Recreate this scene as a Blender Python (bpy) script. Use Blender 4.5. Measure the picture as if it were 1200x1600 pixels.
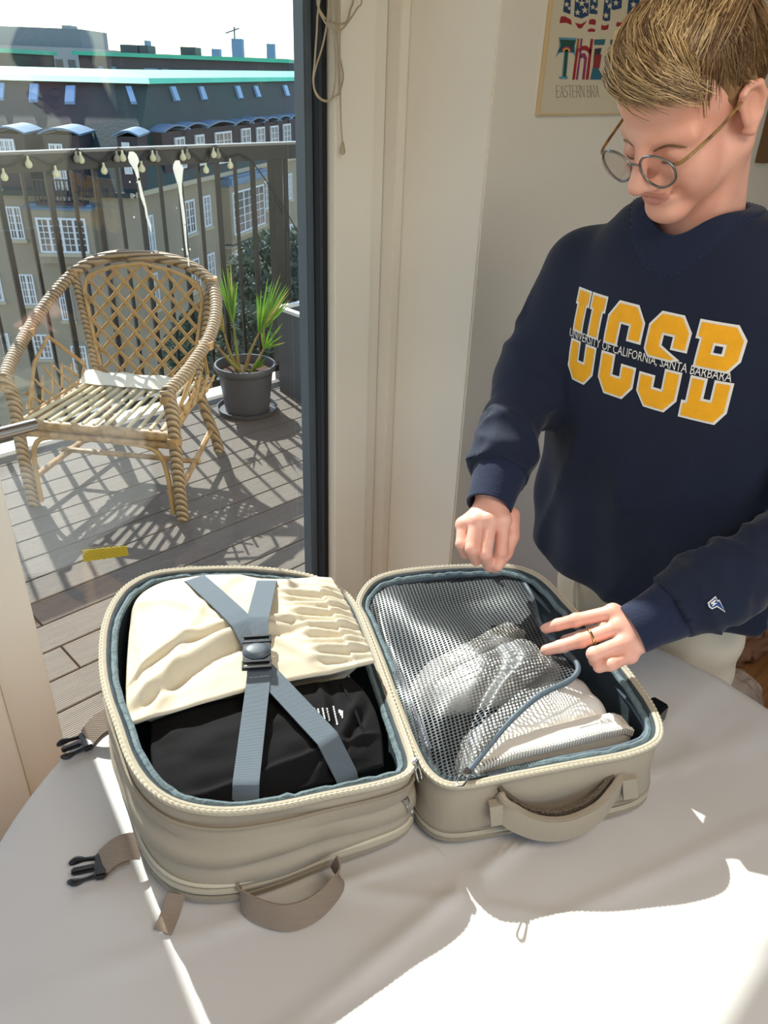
import bpy, bmesh, math, random
import numpy as np
from mathutils import Vector, Matrix
from mathutils.bvhtree import BVHTree
from mathutils.geometry import tessellate_polygon

for o in list(bpy.data.objects):
    bpy.data.objects.remove(o)
SC = bpy.context.scene
COL = SC.collection
PI = math.pi
rnd = random.Random(7)

# ------------------------------------------------------------------ camera
FPX = 1200.0
CAM = np.array([0.0, 0.0, 1.70])
_up = np.array([80, 2100, 1200.0]); _up /= np.linalg.norm(_up)
_x = np.array([1400, 632, -1200.0]); _x -= _up * _x.dot(_up); _x /= np.linalg.norm(_x)
_y = np.cross(_up, _x)
ROT = np.array([_x, _y, _up])            # camera axes -> world axes
cd = bpy.data.cameras.new('camera')
cam = bpy.data.objects.new('camera', cd)
COL.objects.link(cam)
cam.matrix_world = Matrix([[*ROT[0], CAM[0]], [*ROT[1], CAM[1]], [*ROT[2], CAM[2]], [0, 0, 0, 1]])
cd.sensor_fit = 'VERTICAL'
cd.sensor_height = 32.0
cd.lens = FPX / 1600 * 32.0
cd.clip_start = 0.02
cd.clip_end = 6000
SC.camera = cam

# ------------------------------------------------------------------ sky, sun, exposure
SUN_AZ = Vector((0.20, 0.98, 0)).normalized()
SUN_EL = math.radians(43.0)
W = bpy.data.worlds.new('sky'); SC.world = W
W.use_nodes = True
nt = W.node_tree
sky = nt.nodes.new('ShaderNodeTexSky')
sky.sky_type = 'NISHITA'
sky.sun_disc = False
sky.sun_elevation = SUN_EL
sky.sun_rotation = math.atan2(SUN_AZ.x, SUN_AZ.y)
sky.air_density = 1.0
sky.dust_density = 0.6
sky.ozone_density = 1.0
bg = nt.nodes['Background']
nt.links.new(sky.outputs[0], bg.inputs[0])
bg.inputs[1].default_value = 0.22
sd = bpy.data.lights.new('sun', 'SUN')
sd.energy = 6.0
sd.color = (1.0, 0.965, 0.91)
sd.angle = math.radians(0.6)
sun = bpy.data.objects.new('sun', sd)
COL.objects.link(sun)
_sdir = Vector((SUN_AZ.x * math.cos(SUN_EL), SUN_AZ.y * math.cos(SUN_EL), math.sin(SUN_EL)))
sun.rotation_euler = _sdir.to_track_quat('Z', 'Y').to_euler()
sun.location = (3, 12, 14)
SC.view_settings.view_transform = 'Standard'
SC.view_settings.look = 'None'
SC.view_settings.exposure = 0.66
SC.view_settings.gamma = 1.0
SC.view_settings.use_curve_mapping = False

# ------------------------------------------------------------------ measuring helpers
def ray(px, py):
    d = np.array([px - 600, 800 - py, -FPX])
    return ROT @ (d / np.linalg.norm(d))
def onZ(px, py, z):
    d = ray(px, py); return CAM + d * ((z - CAM[2]) / d[2])
def onY(px, py, y):
    d = ray(px, py); return CAM + d * (y / d[1])
def onX(px, py, x):
    d = ray(px, py); return CAM + d * (x / d[0])
def atD(px, py, depth):
    return CAM + ROT @ (np.array([px - 600, 800 - py, -FPX]) * depth / FPX)

# ------------------------------------------------------------------ object helpers
def obj(name, me, mat=None, parent=None):
    o = bpy.data.objects.new(name, me)
    COL.objects.link(o)
    if mat is not None and me is not None:
        for m in (mat if isinstance(mat, (list, tuple)) else [mat]):
            me.materials.append(m)
    if parent is not None:
        o.parent = parent
        o.matrix_parent_inverse = Matrix.Translation(-parent.location) if parent.type == 'EMPTY' and parent.parent is None else Matrix.Identity(4)
    return o
def thing(name, label, cat, loc=(0, 0, 0), group=None, kind=None):
    o = bpy.data.objects.new(name, None)
    COL.objects.link(o)
    o.location = loc
    o.empty_display_size = 0.05
    return tag(o, label, cat, group, kind)
def tag(o, label, cat=None, group=None, kind=None):
    if label: o['label'] = label
    if cat: o['category'] = cat
    if group: o['group'] = group
    if kind: o['kind'] = kind
    return o
def mesh(name, V, F, smooth=True):
    me = bpy.data.meshes.new(name)
    me.from_pydata([tuple(map(float, v)) for v in V], [], [tuple(int(i) for i in f) for f in F])
    me.update()
    if smooth:
        me.polygons.foreach_set('use_smooth', [True] * len(me.polygons))
    return me
class MB:
    """collects shapes into one mesh"""
    def __init__(s): s.V = []; s.F = []
    def add(s, V, F):
        n = len(s.V); s.V += [tuple(v) for v in V]; s.F += [tuple(i + n for i in f) for f in F]; return s
    def box(s, lo, hi, ax=None, org=(0, 0, 0)):
        c = [(x, y, z) for x in (lo[0], hi[0]) for y in (lo[1], hi[1]) for z in (lo[2], hi[2])]
        if ax is not None:
            c = [tuple(np.array(org) + v[0] * np.array(ax[0]) + v[1] * np.array(ax[1]) + v[2] * np.array(ax[2])) for v in c]
        return s.add(c, [(0, 1, 3, 2), (4, 6, 7, 5), (0, 4, 5, 1), (2, 3, 7, 6), (0, 2, 6, 4), (1, 5, 7, 3)])
    def tube(s, P, r, n=10, closed=False, caps=True, sx=1.0, ref=None):
        P = [np.array(p, float) for p in P]; m = len(P)
        R = r if hasattr(r, '__len__') else [r] * m
        rings = []; prev = None
        for i in range(m):
            if closed: t = P[(i + 1) % m] - P[i - 1]
            else: t = P[min(i + 1, m - 1)] - P[max(i - 1, 0)]
            t = t / (np.linalg.norm(t) + 1e-12)
            if ref is not None: a = np.array(ref, float)
            elif prev is not None: a = prev
            else: a = np.array((0, 0, 1.0)) if abs(t[2]) < .9 else np.array((1.0, 0, 0))
            a = a - t * a.dot(t); a /= (np.linalg.norm(a) + 1e-12); b = np.cross(t, a); prev = a
            rings.append([P[i] + R[i] * (math.cos(2 * PI * k / n) * a + sx * math.sin(2 * PI * k / n) * b) for k in range(n)])
        V = [v for rg in rings for v in rg]; F = []
        for i in range(m if closed else m - 1):
            j = (i + 1) % m
            for k in range(n):
                F.append((i * n + k, i * n + (k + 1) % n, j * n + (k + 1) % n, j * n + k))
        if caps and not closed:
            F.append(tuple(range(n - 1, -1, -1))); F.append(tuple((m - 1) * n + k for k in range(n)))
        return s.add(V, F)
    def lathe(s, prof, c=(0, 0, 0), n=32, caps=True):
        V = [(c[0] + r * math.cos(2 * PI * k / n), c[1] + r * math.sin(2 * PI * k / n), c[2] + z) for r, z in prof for k in range(n)]
        F = []
        for i in range(len(prof) - 1):
            for k in range(n):
                F.append((i * n + k, i * n + (k + 1) % n, (i + 1) * n + (k + 1) % n, (i + 1) * n + k))
        if caps:
            F.append(tuple(range(n - 1, -1, -1))); F.append(tuple((len(prof) - 1) * n + k for k in range(n)))
        return s.add(V, F)
    def ribbon(s, P, side, w, th):
        """flat strap along P; side = width directions; thickness th along the normal"""
        P = [np.array(p, float) for p in P]; m = len(P); V = []; F = []
        for i in range(m):
            t = P[min(i + 1, m - 1)] - P[max(i - 1, 0)]; t /= np.linalg.norm(t) + 1e-12
            d = np.array(side[i] if hasattr(side[0], '__len__') else side, float)
            d = d - t * d.dot(t); d /= np.linalg.norm(d) + 1e-12; nn = np.cross(t, d)
            ww = w[i] if hasattr(w, '__len__') else w
            for a, b in ((-1, -1), (1, -1), (1, 1), (-1, 1)):
                V.append(P[i] + d * a * ww / 2 + nn * b * th / 2)
        for i in range(m - 1):
            for k in range(4):
                F.append((i * 4 + k, i * 4 + (k + 1) % 4, i * 4 + 4 + (k + 1) % 4, i * 4 + 4 + k))
        F.append((3, 2, 1, 0)); F.append(tuple((m - 1) * 4 + k for k in range(4)))
        return s.add(V, F)
    def prism(s, poly, f, th):
        """2-D polygon extruded; f maps (u, v, w) to world"""
        n = len(poly)
        V = [f(u, v, 0) for u, v in poly] + [f(u, v, th) for u, v in poly]
        tri = tessellate_polygon([[Vector((u, v, 0)) for u, v in poly]])
        F = [tuple(t) for t in tri] + [tuple(i + n for i in reversed(t)) for t in tri]
        F += [(i, (i + 1) % n, n + (i + 1) % n, n + i) for i in range(n)]
        return s.add(V, F)
    def build(s, name, mat=None, parent=None, smooth=False, bevel=0, seg=2):
        me = mesh(name, s.V, s.F, False)
        b = bmesh.new(); b.from_mesh(me)
        bmesh.ops.recalc_face_normals(b, faces=b.faces)
        if bevel:
            es = [e for e in b.edges if len(e.link_faces) == 2 and e.calc_face_angle(0) > .5]
            bmesh.ops.bevel(b, geom=es, offset=bevel, segments=seg, affect='EDGES', clamp_overlap=True)
        b.to_mesh(me); b.free()
        if smooth:
            me.polygons.foreach_set('use_smooth', [True] * len(me.polygons))
            try: me.set_sharp_from_angle(angle=math.radians(smooth if smooth is not True else 42))
            except Exception: pass
        return obj(name, me, mat, parent)
def spline(P, n, closed=False):
    """Catmull-Rom through P, n samples"""
    P = np.array(P, float); m = len(P)
    out = []
    segs = m if closed else m - 1
    for q in range(n):
        t = q / (n if closed else n - 1) * segs
        i = min(int(t), segs - 1); u = t - i
        g = (lambda k: P[k % m]) if closed else (lambda k: P[min(max(k, 0), m - 1)])
        p0, p1, p2, p3 = g(i - 1), g(i), g(i + 1), g(i + 2)
        out.append(.5 * (2 * p1 + (p2 - p0) * u + (2 * p0 - 5 * p1 + 4 * p2 - p3) * u * u + (3 * p1 - p0 - 3 * p2 + p3) * u ** 3))
    return np.array(out)
def resample(P, n, closed=False):
    P = np.array(P, float)
    Q = np.vstack([P, P[:1]]) if closed else P
    L = np.r_[0, np.cumsum(np.linalg.norm(np.diff(Q, axis=0), axis=1))]
    t = np.linspace(0, L[-1], n + 1 if closed else n)
    R = np.stack([np.interp(t, L, Q[:, k]) for k in range(Q.shape[1])], 1)
    return R[:-1] if closed else R

# ------------------------------------------------------------------ materials
def lin(h):
    h = h.lstrip('#'); c = [int(h[i:i + 2], 16) / 255 for i in (0, 2, 4)]
    return tuple(x / 12.92 if x <= .04045 else ((x + .055) / 1.055) ** 2.4 for x in c)
def mat(name, col, rough=.6, metal=0, var=0.0, vscale=8, bump=0.0, bscale=60, stretch=(1, 1, 1), sheen=0, sss=0, coat=0,
        weave=0, wscale=400, spec=.5, col2=None, detail=4, transl=0):
    m = bpy.data.materials.new(name); m.use_nodes = True
    t = m.node_tree; b = t.nodes['Principled BSDF']; N = t.nodes.new; L = t.links.new
    c = lin(col) if isinstance(col, str) else col
    b.inputs['Base Color'].default_value = (*c, 1)
    b.inputs['Roughness'].default_value = rough
    b.inputs['Metallic'].default_value = metal
    b.inputs['Specular IOR Level'].default_value = spec
    if sheen: b.inputs['Sheen Weight'].default_value = sheen; b.inputs['Sheen Roughness'].default_value = .4
    if sss:
        b.inputs['Subsurface Weight'].default_value = sss
        b.inputs['Subsurface Radius'].default_value = (.012, .004, .002)
        b.inputs['Subsurface Scale'].default_value = 1.0
    if coat: b.inputs['Coat Weight'].default_value = coat
    tc = N('ShaderNodeTexCoord'); mp = N('ShaderNodeMapping'); mp.inputs['Scale'].default_value = stretch
    L(tc.outputs['Object'], mp.inputs[0])
    if var or col2:
        n = N('ShaderNodeTexNoise'); n.inputs['Scale'].default_value = vscale; n.inputs['Detail'].default_value = detail
        L(mp.outputs[0], n.inputs['Vector'])
        r = N('ShaderNodeValToRGB')
        if col2:
            d = lin(col2) if isinstance(col2, str) else col2
            r.color_ramp.elements[0].color = (*c, 1); r.color_ramp.elements[1].color = (*d, 1)
            r.color_ramp.elements[0].position = .38; r.color_ramp.elements[1].position = .62
        else:
            r.color_ramp.elements[0].color = tuple(x * (1 - var) for x in c) + (1,)
            r.color_ramp.elements[1].color = tuple(min(1, x * (1 + var)) for x in c) + (1,)
            r.color_ramp.elements[0].position = .3; r.color_ramp.elements[1].position = .7
        L(n.outputs[0], r.inputs[0]); L(r.outputs[0], b.inputs['Base Color'])
    last = None
    if bump:
        n2 = N('ShaderNodeTexNoise'); n2.inputs['Scale'].default_value = bscale; n2.inputs['Detail'].default_value = 3
        L(mp.outputs[0], n2.inputs['Vector'])
        bp = N('ShaderNodeBump'); bp.inputs['Strength'].default_value = bump; bp.inputs['Distance'].default_value = .01
        L(n2.outputs[0], bp.inputs['Height']); last = bp
    if weave:
        wv = N('ShaderNodeTexWave'); wv.inputs['Scale'].default_value = wscale; wv.bands_direction = 'DIAGONAL'
        L(tc.outputs['Object'], wv.inputs['Vector'])
        b2 = N('ShaderNodeBump'); b2.inputs['Strength'].default_value = weave; b2.inputs['Distance'].default_value = .002
        L(wv.outputs[0], b2.inputs['Height'])
        if last: L(last.outputs[0], b2.inputs['Normal'])
        last = b2
    if last: L(last.outputs[0], b.inputs['Normal'])
    if transl:
        tr = N('ShaderNodeBsdfTranslucent'); tr.inputs[0].default_value = (*c, 1)
        mx = N('ShaderNodeMixShader'); mx.inputs[0].default_value = transl
        out = t.nodes['Material Output']
        L(b.outputs[0], mx.inputs[1]); L(tr.outputs[0], mx.inputs[2]); L(mx.outputs[0], out.inputs[0])
    return m
def glass_mat(name, tint, refl=1.0, rough=0.0):
    m = bpy.data.materials.new(name); m.use_nodes = True
    t = m.node_tree; N = t.nodes.new; L = t.links.new
    t.nodes.remove(t.nodes['Principled BSDF'])
    tr = N('ShaderNodeBsdfTransparent'); tr.inputs[0].default_value = (*tint, 1)
    gl = N('ShaderNodeBsdfGlossy'); gl.inputs['Roughness'].default_value = rough; gl.inputs[0].default_value = (refl, refl, refl, 1)
    fr = N('ShaderNodeFresnel'); fr.inputs[0].default_value = 1.5
    mx = N('ShaderNodeMixShader')
    L(fr.outputs[0], mx.inputs[0]); L(tr.outputs[0], mx.inputs[1]); L(gl.outputs[0], mx.inputs[2])
    L(mx.outputs[0], t.nodes['Material Output'].inputs[0])
    return m

# ------------------------------------------------------------------ solid modelling by distance field (surface nets)
def smin(a, b, k):
    h = np.clip(.5 + .5 * (b - a) / k, 0, 1); return b + (a - b) * h - k * h * (1 - h)
def smax(a, b, k): return -smin(-a, -b, k)
def ell(P, c, r, M=None):
    q = P - np.array(c, np.float32)
    if M is not None: q = q @ np.array(M, np.float32).T
    r = np.array(r, np.float32)
    k0 = np.linalg.norm(q / r, axis=1); k1 = np.linalg.norm(q / (r * r), axis=1) + 1e-9
    return k0 * (k0 - 1) / k1
def cone(P, a, b, ra, rb):
    a = np.array(a, np.float32); b = np.array(b, np.float32); ab = b - a
    t = np.clip(((P - a) @ ab) / (ab @ ab + 1e-12), 0, 1)
    return np.linalg.norm(P - a - t[:, None] * ab, axis=1) - (ra + t * (rb - ra))
def chain(P, pts, rad, k=.006):
    d = None
    for i in range(len(pts) - 1):
        e = cone(P, pts[i], pts[i + 1], rad[i], rad[i + 1])
        d = e if d is None else smin(d, e, k)
    return d
def rbox(P, c, half, r, M=None):
    q = P - np.array(c, np.float32)
    if M is not None: q = q @ np.array(M, np.float32).T
    q = np.abs(q) - (np.array(half, np.float32) - r)
    return np.linalg.norm(np.maximum(q, 0), axis=1) + np.minimum(q.max(1), 0) - r
def nets(f, lo, hi, h):
    lo = np.array(lo, float); n = np.ceil((np.array(hi) - lo) / h).astype(int) + 1
    ax = [lo[i] + h * np.arange(n[i]) for i in range(3)]
    G = np.stack(np.meshgrid(*ax, indexing='ij'), -1).reshape(-1, 3).astype(np.float32)
    D = np.empty(len(G), np.float32)
    for s in range(0, len(G), 400000): D[s:s + 400000] = f(G[s:s + 400000])
    D = D.reshape(n)
    I = D < 0
    cells = n - 1
    acc = np.zeros((*cells, 3)); cnt = np.zeros(cells)
    offs = [(a, b, c) for a in (0, 1) for b in (0, 1) for c in (0, 1)]
    def sl(o): return tuple(slice(o[i], o[i] + cells[i]) for i in range(3))
    for o in offs:
        for d in range(3):
            if o[d]: continue
            o2 = list(o); o2[d] = 1
            A = D[sl(o)]; B = D[sl(o2)]
            m = (A < 0) != (B < 0)
            t = np.where(m, A / np.where(m, A - B, 1), 0)
            for i in range(3):
                acc[..., i] += np.where(m, o[i] + (t if i == d else 0), 0)
            cnt += m
    use = cnt > 0
    idx = -np.ones(cells, int); idx[use] = np.arange(use.sum())
    base = np.stack(np.nonzero(use), 1)
    V = lo + h * (base + acc[use] / cnt[use][:, None])
    F = []
    for d in range(3):
        u, v = (d + 1) % 3, (d + 2) % 3
        s0 = [slice(None)] * 3; s1 = [slice(None)] * 3
        s0[d] = slice(0, -1); s1[d] = slice(1, None)
        ch = I[tuple(s0)] != I[tuple(s1)]
        E = np.stack(np.nonzero(ch), 1)
        ok = (E[:, u] > 0) & (E[:, v] > 0) & (E[:, u] < n[u] - 1) & (E[:, v] < n[v] - 1)
        E = E[ok]
        inside = I[E[:, 0], E[:, 1], E[:, 2]]
        def at(du, dv):
            q = E.copy(); q[:, u] += du; q[:, v] += dv; return idx[q[:, 0], q[:, 1], q[:, 2]]
        Q = np.stack([at(-1, -1), at(0, -1), at(0, 0), at(-1, 0)], 1)
        Q[~inside] = Q[~inside][:, ::-1]
        F.append(Q)
    return V, np.vstack(F)
def netmesh(name, f, lo, hi, h, smooth_it=2):
    V, F = nets(f, lo, hi, h)
    me = bpy.data.meshes.new(name)
    me.from_pydata(V.tolist(), [], F.tolist())
    me.update()
    if smooth_it:
        b = bmesh.new(); b.from_mesh(me)
        for _ in range(smooth_it): bmesh.ops.smooth_vert(b, verts=b.verts, factor=.5, use_axis_x=True, use_axis_y=True, use_axis_z=True)
        b.to_mesh(me); b.free()
    me.polygons.foreach_set('use_smooth', [True] * len(me.polygons))
    return me
def bvh_of(*objs):
    V = []; F = []
    for o in objs:
        n = len(V); V += [o.matrix_world @ v.co if o.parent is None else v.co for v in o.data.vertices]
        F += [tuple(i + n for i in p.vertices) for p in o.data.polygons]
    return BVHTree.FromPolygons(V, F)
def n3(P, sc, seed=0):
    """vectorised value noise, -0.5..0.5"""
    q = P * np.array(sc, np.float32) + seed * 17.31
    i = np.floor(q).astype(np.int64); f = q - i; f = f * f * (3 - 2 * f)
    def hsh(a, b, c):
        v = np.sin(a * 127.1 + b * 311.7 + c * 74.7) * 43758.5453; return v - np.floor(v)
    r = 0
    for a in (0, 1):
        for b in (0, 1):
            for c in (0, 1):
                w = (f[:, 0] if a else 1 - f[:, 0]) * (f[:, 1] if b else 1 - f[:, 1]) * (f[:, 2] if c else 1 - f[:, 2])
                r = r + w * hsh(i[:, 0] + a, i[:, 1] + b, i[:, 2] + c)
    return r - .5
def ridge(P, sc, seed=0):
    """cloth folds: soft ridges, 0..1"""
    return (1 - 2 * np.abs(n3(P, sc, seed))) ** 3
def hashn(x, y, s=0):
    v = math.sin(x * 12.9898 + y * 78.233 + s * 37.7) * 43758.5453
    return v - math.floor(v)
def vnoise(x, y, s=0):
    i, j = math.floor(x), math.floor(y); u, v = x - i, y - j
    u = u * u * (3 - 2 * u); v = v * v * (3 - 2 * v)
    a = hashn(i, j, s) * (1 - u) + hashn(i + 1, j, s) * u
    b = hashn(i, j + 1, s) * (1 - u) + hashn(i + 1, j + 1, s) * u
    return a * (1 - v) + b * v
# ================================================================== ROOM SHELL
YW = 1.45                                # window plane
YP = 1.132                               # room face of the wall beside the window
XR = 1.406                               # reveal of that wall
M_wall = mat('wall paint', '#e3ddd1', .75, var=.03, vscale=3, bump=.03, bscale=120)
M_ceil = mat('ceiling paint', '#eeeae2', .8)
M_frame = mat('white lacquer', '#e4dfd3', .38, var=.015, vscale=2)
M_dark = mat('dark aluminium', '#3a4047', .45, metal=.3)
M_gasket = mat('black gasket', '#15181c', .6)
def pane_mat(name, tint):
    m = bpy.data.materials.new(name); m.use_nodes = True
    t = m.node_tree; N = t.nodes.new; L = t.links.new
    t.nodes.remove(t.nodes['Principled BSDF'])
    tr = N('ShaderNodeBsdfTransparent'); tr.inputs[0].default_value = (*tint, 1)
    gl = N('ShaderNodeBsdfGlossy'); gl.inputs['Roughness'].default_value = 0.0
    lw = N('ShaderNodeLayerWeight'); lw.inputs[0].default_value = .5
    pw = N('ShaderNodeMath'); pw.operation = 'POWER'; pw.inputs[1].default_value = 4.5
    ad = N('ShaderNodeMath'); ad.operation = 'MULTIPLY_ADD'; ad.inputs[1].default_value = .85; ad.inputs[2].default_value = .07
    mx = N('ShaderNodeMixShader')
    L(lw.outputs['Facing'], pw.inputs[0]); L(pw.outputs[0], ad.inputs[0]); L(ad.outputs[0], mx.inputs[0])
    L(tr.outputs[0], mx.inputs[1]); L(gl.outputs[0], mx.inputs[2])
    L(mx.outputs[0], t.nodes['Material Output'].inputs[0])
    return m
M_pane = pane_mat('window glass', (.93, .965, .96))

def wood_floor(name, c1, c2, pw=.12, axis='X'):
    m = mat(name, c1, .42, col2=c2, vscale=5, stretch=(1, 14, 1) if axis == 'X' else (14, 1, 1), bump=.05, bscale=30)
    return m
M_floor = wood_floor('oiled oak boards', '#94653a', '#a97a4b')

def struct(name, mb, m, parent=None, **k):
    o = mb.build(name, m, parent, **k)
    o['kind'] = 'structure'
    return o
XL, YB = -2.0, -2.0                      # left and rear walls of the room, both with windows added for fill
struct('floor', MB().box((XL, YB, -.12), (4.5, 1.56, 0)), M_floor)
struct('ceiling', MB().box((XL - .1, YB - .1, 2.62), (4.6, 1.6, 2.74)), M_ceil)
struct('wall_back', MB().box((XL - .1, YB - .1, 0), (4.6, YB, .75)).box((XL - .1, YB - .1, 2.35), (4.6, YB, 2.62)).box((XL - .1, YB - .1, .75), (-1.5, YB, 2.35)).box((2.6, YB - .1, .75), (4.6, YB, 2.35)), M_wall)
struct('wall_left', MB().box((XL - .1, YB, 0), (XL, 1.6, .75)).box((XL - .1, YB, 2.35), (XL, 1.6, 2.62)).box((XL - .1, YB, .75), (XL, -1.5, 2.35)).box((XL - .1, .9, .75), (XL, 1.6, 2.35)), M_wall)
struct('wall_right', MB().box((4.5, YB, 0), (4.6, 1.6, 2.62)), M_wall)
struct('wall_beside_window', MB().box((XR, YP, 0), (4.5, 1.6, 2.62)), M_wall, bevel=.004)
WTOP = 2.16
struct('wall_above_window', MB().box((XL, 1.40, WTOP + .10), (XR, 1.6, 2.62)), M_wall)
struct('wall_between_windows', MB().box((-.02, 1.44, 0), (.19, 1.6, WTOP + .10)), M_wall)
struct('wall_window_corner', MB().box((XL, 1.40, 0), (-1.8, 1.6, WTOP + .10)), M_wall)
struct('baseboard_right', MB().box((XR + .02, YP - .015, 0), (4.5, YP, .09)), M_frame)
struct('trim_1', MB().box((1.3375, YW - .035, 0), (1.377, 1.6, WTOP + .10)), M_frame, bevel=.002)
struct('trim_2', MB().box((1.378, YW - .075, 0), (XR, 1.6, WTOP + .10)), M_wall, bevel=.002)

# the glazed balcony door: white room-side frame, dark outer frame, one pane
win = thing('window_1', 'tall glazed balcony door with dark outer frame and white lining', None, (.75, YW, 0), kind='structure')
win['kind'] = 'structure'
MB().box((1.218, YW - .045, 0), (1.336, YW + .045, WTOP + .1)).build('jamb', M_frame, win, bevel=.003)
MB().box((1.190, YW - .02, .04), (1.2175, YW + .042, WTOP + .02)).build('outer_frame', M_dark, win, bevel=.003)
MB().box((1.168, YW - .004, .04), (1.1895, YW + .034, WTOP + .02)).build('glazing_bead', mat('grey glazing bead', '#566068', .5, metal=.2), win, bevel=.003)
g = MB()
for x in (1.2035, 1.2105): g.box((x, YW - .0225, .05), (x + .0025, YW - .0195, WTOP))
g.build('gasket', M_gasket, win)
MB().box((.295, YW - .03, .02), (.395, YW + .06, WTOP + .02)).build('stile', M_frame, win, bevel=.003)
MB().box((.19, YW - .045, 0), (.293, YW + .10, WTOP + .1)).build('jamb', M_frame, win, bevel=.003)
MB().box((.293, YW - .03, WTOP + .02), (1.218, YW + .10, WTOP + .1)).build('head', M_frame, win)
MB().box((.293, YW - .03, 0), (1.218, YW + .10, .035)).build('sill', M_dark, win)
MB().box((.396, YW - .01, .036), (1.166, YW + .06, .10)).build('bottom_rail', M_dark, win)
MB().box((.390, YW + .028, .095), (1.180, YW + .036, WTOP + .03)).build('pane', M_pane, win)
# lever handle on the stile
M_steel = mat('brushed steel', '#8d8a86', .28, metal=1.0, bump=.02, bscale=200, stretch=(1, 30, 30))
hz = 1.13
h = MB()
hp = onY(57, 663, 1.385)
h.tube([(hp[0] - .165, 1.385, hp[2]), (hp[0] - .10, 1.385, hp[2]), (hp[0], 1.385, hp[2])], .0115, 16)
h.build('handle', M_steel, win, smooth=True, bevel=.0015)
MB().tube([(.335, 1.425, hp[2]), (.335, 1.380, hp[2])], .0105, 14).build('handle_neck', M_steel, win, smooth=True)
MB().box((.317, 1.412, hp[2] - .075), (.353, 1.4215, hp[2] + .045)).build('handle_plate', M_steel, win, bevel=.003)
# marks on the outside of the pane: two dried bird droppings and a yellow sticker inside
M_drop = mat('dried white dropping', '#f2f0ea', .9, bump=.6, bscale=260, transl=.6)
def dropping(cx, zt, zb, w, seed):
    r = random.Random(seed); m = MB(); y = YW + .0365
    L = [(0, .35), (.03, .8), (.07, 1.0), (.12, .9), (.17, .62), (.22, .42), (.3, .3), (.42, .26), (.55, .3), (.68, .24), (.8, .2), (.92, .22), (1, .1)]
    pts = []
    for t, k in L:
        z = zt + (zb - zt) * t; x = cx + t * .022 * (1 if seed == 1 else .25) + r.uniform(-.001, .001)
        pts.append((x, z, w * k / 2 * r.uniform(.85, 1.15)))
    poly = [(x - q, z) for x, z, q in pts] + [(x + q, z) for x, z, q in reversed(pts)]
    m.prism(poly, lambda u, v, t: (u, y + t, v), .0012)
    for _ in range(5):
        x = cx + r.uniform(-.012, .02); z = zt + (zb - zt) * r.uniform(.2, .9); q = r.uniform(.0008, .002)
        m.prism([(x + q * math.cos(a), z + 1.4 * q * math.sin(a)) for a in np.arange(6) * PI / 3], lambda u, v, t: (u, y + t, v), .0012)
    return m.build('bird_dropping', M_drop, win)
p0, p1 = onY(206, 237, YW + .036), onY(228, 420, YW + .036)
dropping(p0[0], p0[2], onY(222, 365, YW + .036)[2], .021, 1)
p0 = onY(277, 251, YW + .036)
dropping(p0[0], p0[2], onY(284, 418, YW + .036)[2], .022, 2)
stq = [onY(*p, YW + .029) for p in ((129, 860), (198, 853), (201, 868), (131, 878))]
def yellow_mat():
    m = mat('yellow printed label', '#e8cf2a', .5)
    t = m.node_tree; N = t.nodes.new; L = t.links.new; b = t.nodes['Principled BSDF']
    tc = N('ShaderNodeTexCoord'); br = N('ShaderNodeTexBrick'); mp = N('ShaderNodeMapping'); mp.inputs['Rotation'].default_value = (PI / 2, 0, 0)
    br.inputs['Color1'].default_value = (*lin('#e9d22c'), 1); br.inputs['Color2'].default_value = (*lin('#dcc21f'), 1); br.inputs['Mortar'].default_value = (*lin('#a48d22'), 1)
    br.inputs['Scale'].default_value = 60; br.inputs['Mortar Size'].default_value = .06
    L(tc.outputs['Object'], mp.inputs[0]); L(mp.outputs[0], br.inputs['Vector']); L(br.outputs[0], b.inputs['Base Color'])
    return m
st = MB().add([q for q in stq] + [q + np.array((0, .0008, 0)) for q in stq], [(0, 1, 2, 3), (7, 6, 5, 4), (0, 1, 5, 4), (1, 2, 6, 5), (2, 3, 7, 6), (3, 0, 4, 7)]).build('sticker', yellow_mat(), win)
st['label'] = 'yellow printed paper sticker on the glass'

# second glazed leaf added further along the same wall for more sky light
w2 = thing('fill_window_2', 'second glazed balcony door added unseen along the window wall for sky light', None, (-1.2, YW, 0), kind='structure')
for x in (-1.8, -.10): MB().box((x, YW - .03, 0), (x + .08, YW + .10, WTOP + .1)).build('jamb', M_frame, w2)
MB().box((-1.72, YW - .03, WTOP), (-.10, YW + .10, WTOP + .1)).build('head', M_frame, w2)
MB().box((-1.72, YW - .03, 0), (-.10, YW + .10, .1)).build('sill', M_frame, w2)
MB().box((-1.72, YW + .03, .1), (-.10, YW + .036, WTOP)).build('pane', M_pane, w2)

# windows added in the other two walls, unseen, to let sky light fill in
w3 = thing('fill_window_3', 'wide white framed window added unseen in the rear wall for sky fill', None, (.55, YB, .75), kind='structure')
m_ = MB()
for x in (-1.5, -.15, 1.2, 2.54): m_.box((x, YB - .08, .75), (x + .06, YB - .02, 2.35))
m_.box((-1.44, YB - .08, .75), (2.54, YB - .02, .81)); m_.box((-1.44, YB - .08, 2.29), (2.54, YB - .02, 2.35))
m_.build('window_frame', M_frame, w3)
w4 = thing('fill_window_4', 'wide white framed window added unseen in the left wall for sky fill', None, (XL, -.3, .75), kind='structure')
m_ = MB()
for y in (-1.5, -.33, .84): m_.box((XL - .08, y, .75), (XL - .02, y + .06, 2.35))
m_.box((XL - .08, -1.44, .75), (XL - .02, .84, .81)); m_.box((XL - .08, -1.44, 2.29), (XL - .02, .84, 2.35))
m_.build('window_frame', M_frame, w4)
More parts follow.
